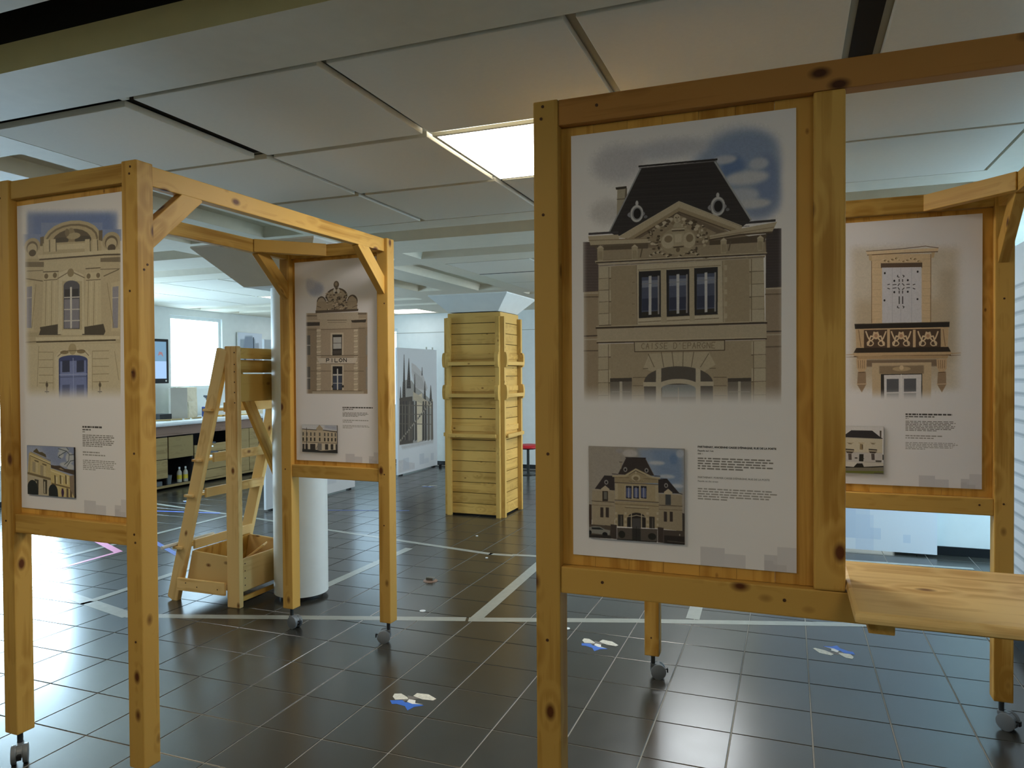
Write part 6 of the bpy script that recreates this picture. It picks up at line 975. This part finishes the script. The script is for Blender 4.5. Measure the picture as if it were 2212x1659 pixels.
# ------------------------------------------------------------------ exhibition banners standing behind
def banner(key, label, loc, rz, w_, h_, mat, zb=.02):
    t = thing('exhibition_banner', label, 'banner', loc, rz, 'tall white exhibition banners')
    s = sheet('printed_board', w_, h_-zb, .03, mat, t, (0,0,h_), 0, 'banner')
    for x in (.12,w_-.12): box('foot', x-.03, x+.03, -.0, .05, 0, .0195, 'black', t, .004)
    return t
def grey_squares(c, H, sc=1):
    for x0,y0,x1,y1,a in ((520,60,640,190,.5),(640,60,760,120,.35),(820,80,900,170,.5),(120,40,260,180,.5)): c.fill([x0,H-y1,x1,H-y1,x1,H-y0,x0,H-y0], 'BCC2CE', 0, a)
c = Canvas(560, int(560*2/1.35), 'DEE1E6'); c.art('BC', LWF['BC']); grey_squares(c, 2000/1.35); c.soften()
b = banner('church', 'tall white banner printed with a dark spired stone church, left of the clad column', (-3.44,7.6,0), math.pi/2, 1.35, 2.0, c.material('banner_church'))
box('foot_knob', 1.16, 1.20, -.16, -.12, 0, .06, 'black', b, .01); 
for x in (1.0,1.22): box('clip', x, x+.012, .005, .025, 2.0, 2.04, 'ceil_joint', b, 0)
c = Canvas(400, 400, 'DEE1E6'); grey_squares(c, 1000); 
b = banner('low', 'tall white banner mostly hidden behind the round column and the stand', (-3.44,4.55,0), math.pi/2, 1.85, 2.0, c.material('banner_plain'))
c = Canvas(500, 700, 'DEE1E6')
for x0,y0,x1,y1,a in ((420,1130,560,1330,.5),(480,1080,640,1330,.4),(640,1260,700,1330,.5),(820,1290,860,1340,.5),(560,1180,660,1400,.35)): c.fill([x0,y0,x1,y0,x1,y1,x0,y1], 'BCC8DA', 0, a)
b = banner('right', 'white banner standing on the floor behind the far right poster panel', (1.98,4.74,0), 0, 1.43, 2.0, c.material('banner_right'))
c = Canvas(500, int(500*2.3/2.0), 'DEE1E6')
for k in range(22):
    y = 120+k*40
    if k in (12,): continue
    c.line([0,y,250,y+3,500,y-2,760,y+2,1000,y], 'A6AEB6', 11); c.line([0,y+9,300,y+7,1000,y+9], 'C2C8CE', 6)
b = banner('stripes', 'white banner with grey horizontal stripes beyond the right-hand post', (3.452,2.55+.5,0), -math.pi/2, 2.0, 2.3, c.material('banner_stripes'), .10); 
box('plinth', 0, 2.0, .004, .028, .0, .10, 'base_black', b, 0)
# ------------------------------------------------------------------ easel stand with box
t = thing('easel_stand', 'A-shaped pine stand with ledges and a storage box at its foot', 'stand', (-1.30,1.64,0))
ox, oy = -1.30, 1.64
def X(v): return v-ox
def Yy(v): return v-oy
lg = lambda z: -1.845+.515*z/1.76
for yf in (1.645,2.285):
    vtimber('post', X(-1.355), X(-1.25), Yy(yf-.02), Yy(yf+.022), 0, 1.785, 'wood_pale', t, .008)
    o = timber('sloping_leg', (X(-1.848),Yy(yf-.001),-.0), (X(-1.375),Yy(yf-.001),1.765), .04, .092, 'wood_pale', t, (1,0,.2), .006, cut0=-.28)
for z0, z1 in ((1.70,1.775),(1.604,1.692),(1.405,1.596)): ytimber('back_board', X(-1.29), X(-1.268), Yy(1.668), Yy(2.262), z0, z1, 'wood', t)
timber('diagonal_brace', (X(-1.3),Yy(1.68),1.60), (X(-1.3),Yy(2.27),.56), .028, .085, 'wood', t, (0,.6,.4))
for z in (1.34,.99,.74,.37):
    xl = lg(z); ytimber('ledge', X(xl-.075), X(xl+.0), Yy(1.60), Yy(2.33), z, z+.018, 'wood_pale', t); ytimber('ledge_rail', X(xl+.045), X(xl+.065), Yy(1.668), Yy(2.262), z-.005, z+.06, 'wood_pale', t)
xtimber('base_rail', X(-1.78), X(-1.36), Yy(1.605), Yy(1.623), .082, .17, 'wood_pale', t); xtimber('base_rail', X(-1.78), X(-1.36), Yy(2.31), Yy(2.328), .082, .17, 'wood_pale', t)
def boxside(name, yf):
    p = [(-1.76,.10),(-1.28,.10),(-1.28,.325),(-1.70,.35)]; bm = bmesh.new()
    A = [bm.verts.new((X(x),Yy(yf),z)) for x,z in p]; B = [bm.verts.new((X(x),Yy(yf+.018),z)) for x,z in p]
    bm.faces.new(A); bm.faces.new(B[::-1])
    for k in range(4): bm.faces.new((A[k],B[k],B[(k+1)%4],A[(k+1)%4]))
    bmesh.ops.recalc_face_normals(bm, faces=bm.faces); link(name, mesh(bm,name), 'wood_pale', t)
boxside('box_side', 1.67); boxside('box_side', 2.24)
ytimber('box_side', X(-1.284), X(-1.266), Yy(1.67), Yy(2.258), .10, .325, 'wood_pale', t); ytimber('box_rail', X(-1.284), X(-1.262), Yy(1.668), Yy(2.262), .035, .065, 'wood', t)
timber('box_side', (X(-1.745),Yy(1.95+.015),.10), (X(-1.70),Yy(1.95+.015),.35), .55, .016, 'wood', t, (1,0,0)); box('box_bottom', X(-1.74), X(-1.285), Yy(1.69), Yy(2.24), .09, .105, 'wood', t)
timber('inner_board', (X(-1.68),Yy(1.98),.115), (X(-1.42),Yy(2.1),.33), .10, .014, 'wood_pale', t, (0,0,1))
xtimber('top_spacer', X(-1.36), X(-1.30), Yy(1.668), Yy(1.69), 1.70, 1.76, 'wood_pale', t)
screws(t, [(X(-1.27),Yy(1.6245),z,'y') for z in (1.74,1.66,1.61,1.54,1.47,1.4)]+[(X(-1.265),Yy(1.70),.14+.05*k,'x') for k in range(4)]+[(X(-1.6),Yy(1.6045),.12,'y'),(X(-1.7),Yy(1.6045),.14,'y'),(X(-1.42),Yy(1.6045),.12,'y')])
def tube(name, label, p0, p1, r, mat, group=None):
    bm = bmesh.new(); L = (Vector(p1)-Vector(p0)).length; bm_cyl(bm, r, L, 14, Matrix.Rotation(math.pi/2,4,'Y')); me = mesh(bm,name); smooth(me); o = link(name, me, mat); orient(o, p0, p1); tag(o, label, name.replace('_',' '), group); return o
z = .388+.016; xl = lg(.37)
tube('paper_roll', 'long white paper roll sticking out over the lowest ledge of the stand', (xl-.066,1.50,.3882+.0125), (xl-.066,1.98,.3882+.0125), .012, 'paper')
tube('wooden_stick', 'thin wooden stick lying on the lowest ledge of the stand', (xl-.018,1.72,.388+.0085), (xl-.02,1.97,.388+.0085), .008, 'wood_pale')
tag(box('booklet', xl-.072, xl-.006, 2.0, 2.235, .3883, .397, 'blue_paper', None, .001), 'blue booklet lying on the lowest ledge of the stand', 'booklet')
tag(box('leaflet', lg(.74)-.07, lg(.74)-.004, 1.75, 2.05, .7581, .7631, 'paper', None, .001), 'white leaflet lying on the second ledge of the stand', 'leaflet')
tag(box('folder', -1.62, -1.36, 1.78, 2.12, .1051, .125, 'red', None, .002), 'red folder lying in the box of the stand', 'folder')
# ------------------------------------------------------------------ counter with cabinets along the left wall
FX = -5.85
t = thing('workbench', 'long workbench with white top and brown drawer fronts along the left wall', 'workbench', (FX,6.2,0))
a = lambda y: y-6.2
bm = bmesh.new(); bm_box(bm, (-.83,a(4.3),.885), (.06,a(7.95),.945), .026); link('worktop', mesh(bm,'worktop'), 'worktop', t)
ytimber('fascia', -.03, .0, a(4.32), a(7.93), .745, .884, 'wood_dark', t)
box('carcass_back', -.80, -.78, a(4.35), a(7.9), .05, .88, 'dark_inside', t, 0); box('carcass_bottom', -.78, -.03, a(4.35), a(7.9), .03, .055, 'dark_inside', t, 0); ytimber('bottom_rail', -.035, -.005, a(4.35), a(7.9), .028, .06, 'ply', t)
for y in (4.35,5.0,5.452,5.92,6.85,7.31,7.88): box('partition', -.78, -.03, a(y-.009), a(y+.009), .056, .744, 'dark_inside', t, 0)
def drawer(y0, y1, z0, z1, name='drawer', lab=True, lx=None):
    ytim = ytimber(name, -.022, -.002, a(y0)+.004, a(y1)-.004, z0, z1, 'ply', t, .002)
    if lab:
        ym = (y0+y1)/2 if lx is None else lx; o = bpy.data.objects.new('pull', None) if False else None
        bm = bmesh.new(); bm_box(bm, (-.045,-.002,-.009), (.045,.002,.009)); q = link('paper_tag', mesh(bm,'paper_tag'), 'paper', ytim); q.matrix_local = ytim.matrix_local.inverted() @ Matrix.Translation((.001,a(ym),z1-.055)) @ Matrix.Rotation(math.pi/2,4,'Z')
        bm = bmesh.new(); bm_box(bm, (-.09,-.0015,-.012), (.09,.0015,.012), .002); q = link('finger_slot', mesh(bm,'finger_slot'), 'dark_inside', ytim); q.matrix_local = ytim.matrix_local.inverted() @ Matrix.Translation((-.0005,a(ym),z1-.006)) @ Matrix.Rotation(math.pi/2,4,'Z')
drawer(4.37,4.99,.43,.727); drawer(4.37,4.99,.062,.42); drawer(5.0,5.445,.43,.727); drawer(5.46,5.912,.425,.727); drawer(5.0,5.445,.165,.42)
for k in range(4): drawer(5.93,6.84,.065+.128*k,.065+.128*k+.12)
for y0,y1 in ((6.86,7.08),(7.085,7.30)): drawer(y0,y1,.065,.74,'door',False)
def bottle(x, y, z, lab):
    b_ = lathe('bottle', [(.03,0),(.034,.004),(.034,.13),(.028,.155),(.013,.175),(.013,.19)], 'bottle', None, (x,y,z), 16); tag(b_, lab, 'bottle', 'plastic bottles in the open bay')
    lathe('cap', [(.014,.19),(.014,.215),(.011,.218)], 'worktop', b_, (0,0,0), 12); lathe('label', [(.0346,.045),(.0346,.105)], 'label_yellow', b_, (0,0,0), 16)
bottle(FX-.12,5.76,.0552,'plastic bottle with yellow label in the open bay, nearer the bucket'); bottle(FX-.10,5.855,.0552,'plastic bottle with yellow label in the open bay, next to the drawers'); bottle(FX-.12,7.42,.0552,'plastic bottle in the last open bay of the workbench')
b_ = lathe('bucket', [(.05,0),(.062,.12),(.064,.125),(.060,.125),(.048,.006)], 'tub', None, (FX-.14,5.56,.0552), 20); tag(b_, 'small grey bucket standing in the open bay under the workbench', 'bucket')
box('flat_case', FX-.5, FX-.06, 5.04, 5.40, .0552, .12, 'tub', None, .006); tag(bpy.data.objects['flat_case'], 'flat grey case under the lower left drawer of the workbench', 'case')
WT = .9455
tag(box('grey_panel', -6.30, -6.26, 5.90, 6.22, WT, WT+.46, 'cardboard', None, .003), 'upright grey panel standing on the workbench beside the screen', 'panel')
# plaster relief block: irregular
def rough_block(name, lab, cat, x0,x1,y0,y1,z0,z1, mat, seed, amp=.02, sub=3):
    bm = bmesh.new(); bm_box(bm, (x0,y0,z0), (x1,y1,z1)); bmesh.ops.subdivide_edges(bm, edges=bm.edges[:], cuts=sub, use_grid_fill=True); r = random.Random(seed)
    for v in bm.verts:
        if v.co.z > z0+.001: v.co += Vector((r.uniform(-amp,amp),r.uniform(-amp,amp),r.uniform(-amp,amp)*.6))
    c = Vector(((x0+x1)/2,(y0+y1)/2,z0)); 
    for v in bm.verts: v.co -= c; v.co.z = max(0, v.co.z)
    return tag(link(name, mesh(bm,name), mat, None, c), lab, cat)
rough_block('stone_block', 'cream carved stone block standing beside the grey panel', 'stone', -6.42,-6.28,6.26,6.42,WT,WT+.24,'cream_block',2,.012)
rough_block('stone_relief', 'pale broken stone relief standing on the workbench behind the packet', 'stone', -6.55,-6.46,6.24,6.62,WT,WT+.46,'cream_block',4,.012)
t = thing('packet', 'white packet with a blue printed end lying on the workbench', 'packet', (-6.24,6.72,WT))
box('wrapper', -.09, .09, -.10, .30, .0, .15, 'paper', t, .02); box('printed_end', -.092, .092, -.145, -.102, .0, .155, 'blue_paper' if False else 'tape_blue', t, .01)
tag(box('box', -6.42,-6.22, 5.66, 5.88, WT, WT+.085, 'black', None, .004), 'flat black box at the left end of the workbench top', 'box')
tag(box('board', -6.66,-6.64, 5.3, 5.88, WT, WT+.30, 'paper', None, .003), 'white board leaning on the wall behind the black box', 'board')
r = random.Random(11)
for k in range(9):
    y = 5.55+k*.2; x = -6.02+r.uniform(-.06,.04); L = r.uniform(.12,.26); an = r.uniform(-.7,.7); rr = r.uniform(.008,.016)
    tube('carving_tool', 'small wooden carving tool lying loose on the workbench', (x-L/2*math.sin(an),y-L/2*math.cos(an),WT+rr), (x+L/2*math.sin(an),y+L/2*math.cos(an),WT+rr), rr, r.choice(['wood_pale','wood','ply']), 'carving tools scattered on the workbench')
tag(box('paper_sheet', -5.98,-5.82, 5.7, 6.1, WT+.0002, WT+.0012, 'paper', None, 0), 'white paper sheet at the front edge of the workbench', 'paper').location.z = WT+.001
for k,(y,lab) in enumerate(((7.32,'pale stone slab lying flat at the far end of the workbench'),(7.62,'pale stone slab nearest the far corner of the workbench'))): rough_block('stone_slab', lab, 'stone', -6.2,-6.0,y-.12,y+.12,WT,WT+.06,'cream_block',20+k,.006)
# wall screen
t = thing('wall_screen', 'black flat screen on the left wall showing a blue image', 'screen', (-6.42,5.39,1.80), math.radians(-6))
box('casing', -.03, .03, -.56, .56, -.325, .325, 'black', t, .008)
o = box('screen_image', .0302, .0312, -.52, .52, .0, .285, 'screen_blue', t, 0); box('screen_image', .0302, .0312, -.52, .52, -.255, -.001, 'screen_light', t, 0); 
slab('screen_image', [(0,0),(.05,.02),(.09,-.02),(.07,.05),(.02,.06)], -.0005, .0005, 'screen_pic', t, (.0318,.38,.08)).rotation_euler = (math.pi/2,0,math.pi/2)
box('status_sticker', .0302, .0312, .50, .525, -.30, -.275, 'paper', t, 0); box('wall_bracket', -.27, -.03, -.06, .06, -.08, .08, 'black', t)
# picture panels on the left wall beyond the window
c = Canvas(300, 260, 'C9D2DE')
for q,cc,s in (([100,200,700,160,820,1000,60,1000],'98A4B0',30),([300,100,600,80,640,500,200,520],'8490A0',40),([130,480,330,470,330,860,250,800],'4A5866',8),([350,520,600,560,580,860,360,850],'B0A8B4',20),([620,120,660,120,680,900,640,900],'323E4A',2),([700,300,860,280,900,900,720,900],'9AA0AC',25)): c.fill([x if i%2 == 0 else x*.86 for i,x in enumerate(q)], cc, s)
c.soften(); p = sheet('wall_picture', .62, .60, .02, c.material('picture_print'), None, (-6.66,7.76,2.33), math.pi/2); tag(p, 'blurred grey picture panel on the left wall beyond the window', 'picture')
# red stool at the back
t = thing('stool', 'red topped stool with dark leg at the back, right of the clad column', 'stool', (-1.60,8.45,0))
lathe('seat', [(.17,.415),(.185,.425),(.185,.455),(.17,.468)], 'red', t, (0,0,0), 28); cyl('leg', .022, .02, .40, 0, 0, 'leg_dark', t, 14); lathe('foot_plate', [(.15,0),(.15,.012),(.03,.02)], 'leg_dark', t, (0,0,0), 24); cyl('seat_plate', .12, .40, .415, 0, 0, 'leg_dark', t, 20)
# ------------------------------------------------------------------ floor tape, stickers, floor socket
def tape(pts, w_, mat, label, z=.0004, k=[0]):
    k[0] += 1; z += .00006*k[0]; bm = bmesh.new()
    for (x0,y0),(x1,y1) in zip(pts,pts[1:]):
        L = math.hypot(x1-x0,y1-y0); nx, ny = -(y1-y0)/L*w_/2, (x1-x0)/L*w_/2; ex, ey = (x1-x0)/L*w_*.2, (y1-y0)/L*w_*.2
        n = max(1,int(L/.5)); z2 = z+.00003*len(bm.faces)%.0002
        quad(bm, [(x0-ex+nx,y0-ey+ny,z),(x0-ex-nx,y0-ey-ny,z),(x1+ex-nx,y1+ey-ny,z),(x1+ex+nx,y1+ey+ny,z)])
    bmesh.ops.recalc_face_normals(bm, faces=bm.faces)
    for f in bm.faces:
        if f.normal.z < 0: f.normal_flip()
    o = link('floor_tape', mesh(bm,'floor_tape'), mat); return tag(o, label, 'tape', 'strips of tape on the floor')
def lab(s): return s
tape([(-1.84,1.268),(.268,1.955)], .075, 'tape_white', 'silver floor tape running from the left frame to below the clad column')
tape([(.315,1.965),(1.27,2.285)], .075, 'tape_white', 'silver floor tape passing behind the post of the near right frame')
tape([(1.27,2.285),(3.3,2.90)], .075, 'tape_white', 'silver floor tape seen through the gap under the near right poster, right part')
tape([(-1.86,1.27),(-2.36,1.385),(-3.3,1.61)], .10, 'tape_white', 'silver floor tape crossing the bright window reflection at the left')
tape([(-2.37,1.42),(-2.40,3.0)], .065, 'tape_white', 'silver floor tape joining the bright strip, left of the stand')
tape([(-3.72,2.2),(-3.70,4.22)], .06, 'tape_white', 'silver floor tape leading to the workbench, left of the sloping leg')
tape([(-5.6,4.62),(-3.4,4.22),(-2.15,3.955)], .055, 'tape_white', 'silver floor tape far left, passing behind the round column')
tape([(-2.15,3.95),(-.22,3.585),(-.02,3.60)], .06, 'tape_white', 'silver floor tape in the middle of the room, seen through the left frame')
tape([(-.02,3.62),(2.4,3.95)], .06, 'tape_white', 'silver floor tape in front of the clad column')
tape([(.34,2.0),(.285,3.55)], .085, 'tape_white', 'silver floor tape running away beside the near right frame')
tape([(1.655,2.47),(1.60,4.6)], .085, 'tape_white', 'silver floor tape running away, seen below the near right poster')
tape([(-1.02,2.26),(-1.0,3.52)], .08, 'tape_white', 'silver floor tape starting at the foot of the round column')
tape([(2.2,4.35),(3.6,4.42)], .06, 'tape_white', 'silver floor tape in front of the white banner at the right')
tape([(-3.6,3.04),(-2.70,2.57)], .05, 'tape_blue', 'blue floor tape left of the stand box')
tape([(-4.9,4.13),(-3.9,4.30)], .05, 'tape_blue', 'blue floor tape in front of the workbench'); tape([(-3.2,4.74),(-1.9,5.15)], .035, 'tape_blue', 'thin blue floor tape behind the round column')
tape([(-4.1,2.85),(-3.42,2.54)], .07, 'tape_pink', 'pink floor tape under the left poster, upper arm of the angle'); tape([(-3.42,2.53),(-3.40,1.95)], .045, 'tape_pink', 'pink floor tape under the left poster, lower arm of the angle')
def sticker(lab_, x, y, ang, s=.13, seed=1):
    t = thing('floor_sticker', lab_, 'sticker', (x,y,0), ang, 'torn blue and white stickers on the floor tiles'); r = random.Random(seed)
    j = lambda: r.uniform(-.006,.006)
    slab('blue_piece', [(-.075+j(),-.05),(-.03+j(),-.025),(.0,-.04),(.045,-.03+j()),(.10,-.035),(.065,-.065),(.055,-.105+j()),(.02,-.075),(-.03,-.07),(-.05,-.08)], .0004, .0009, 'blue_paper', t)
    slab('torn_paper', [(-.10,.02+j()),(-.07,.035),(-.02,.012),(-.005,-.005),(-.03,-.02),(-.06,-.035),(-.09,-.01)], .0005, .0012, 'paper_dirty', t)
    slab('torn_paper', [(.0,.07+j()),(.06,.08),(.12,.05+j()),(.115,.03),(.06,.02),(.0,.035)], .0005, .0011, 'paper_dirty', t)
    slab('torn_paper', [(.0,-.005),(.035,-.002),(.05,-.03),(.09,-.03+j()),(.04,-.042),(.005,-.032)], .001, .0015, 'paper', t)
    slab('glue_mark', [(-.03,.03),(.01,.03),(.07,.045),(.09,.04),(.05,.03),(.015,.0),(-.02,-.045),(-.035,-.04),(-.01,.0)], .0002, .0005, 'adhesive', t)
sticker('torn blue and white sticker on the floor tile nearest the camera, centre', .504,.81,-.05,.13,1)
sticker('torn blue and white sticker beside the rolling leg behind the near right panel', 1.178,1.833,-.3,.12,2)
sticker('torn blue and white sticker under the shelf, its blue part pointing away', 2.488,2.156,2.6,.12,3)
sticker('small torn sticker far off, left of the clad column foot', -2.545,6.883,.2,.12,4)
sticker('small torn sticker far left, in front of the workbench', -4.849,4.836,.5,.12,5)
def dot(lab_, x, y, r_): t = lathe('floor_dot', [(r_,.0003),(r_,.003),(r_*.8,.004)], 'worktop', None, (x,y,0), 18); tag(t, lab_, 'floor marker', 'small white discs on the floor')
dot('small white disc on the floor in front of the left frame caster gap', -.058,2.009,.02); dot('small white disc on the floor beside the near right post', .947,2.013,.018); dot('tiny white disc on the floor near the clad column', -.62,4.2,.012); dot('tiny white disc by the end of the floor tape', -.2,3.45,.012)
t = thing('floor_socket', 'small brass floor socket with a dark open lid, alone on the tiles', 'floor socket', (-.335,2.66,0))
lathe('cover', [(.055,.0003),(.055,.004),(.04,.008)], 'wood_dark', t, (0,0,0), 24); bm = bmesh.new(); bm_box(bm, (-.03,-.02,.008), (.03,.02,.03), .005); link('lid', mesh(bm,'lid'), 'metal', t)
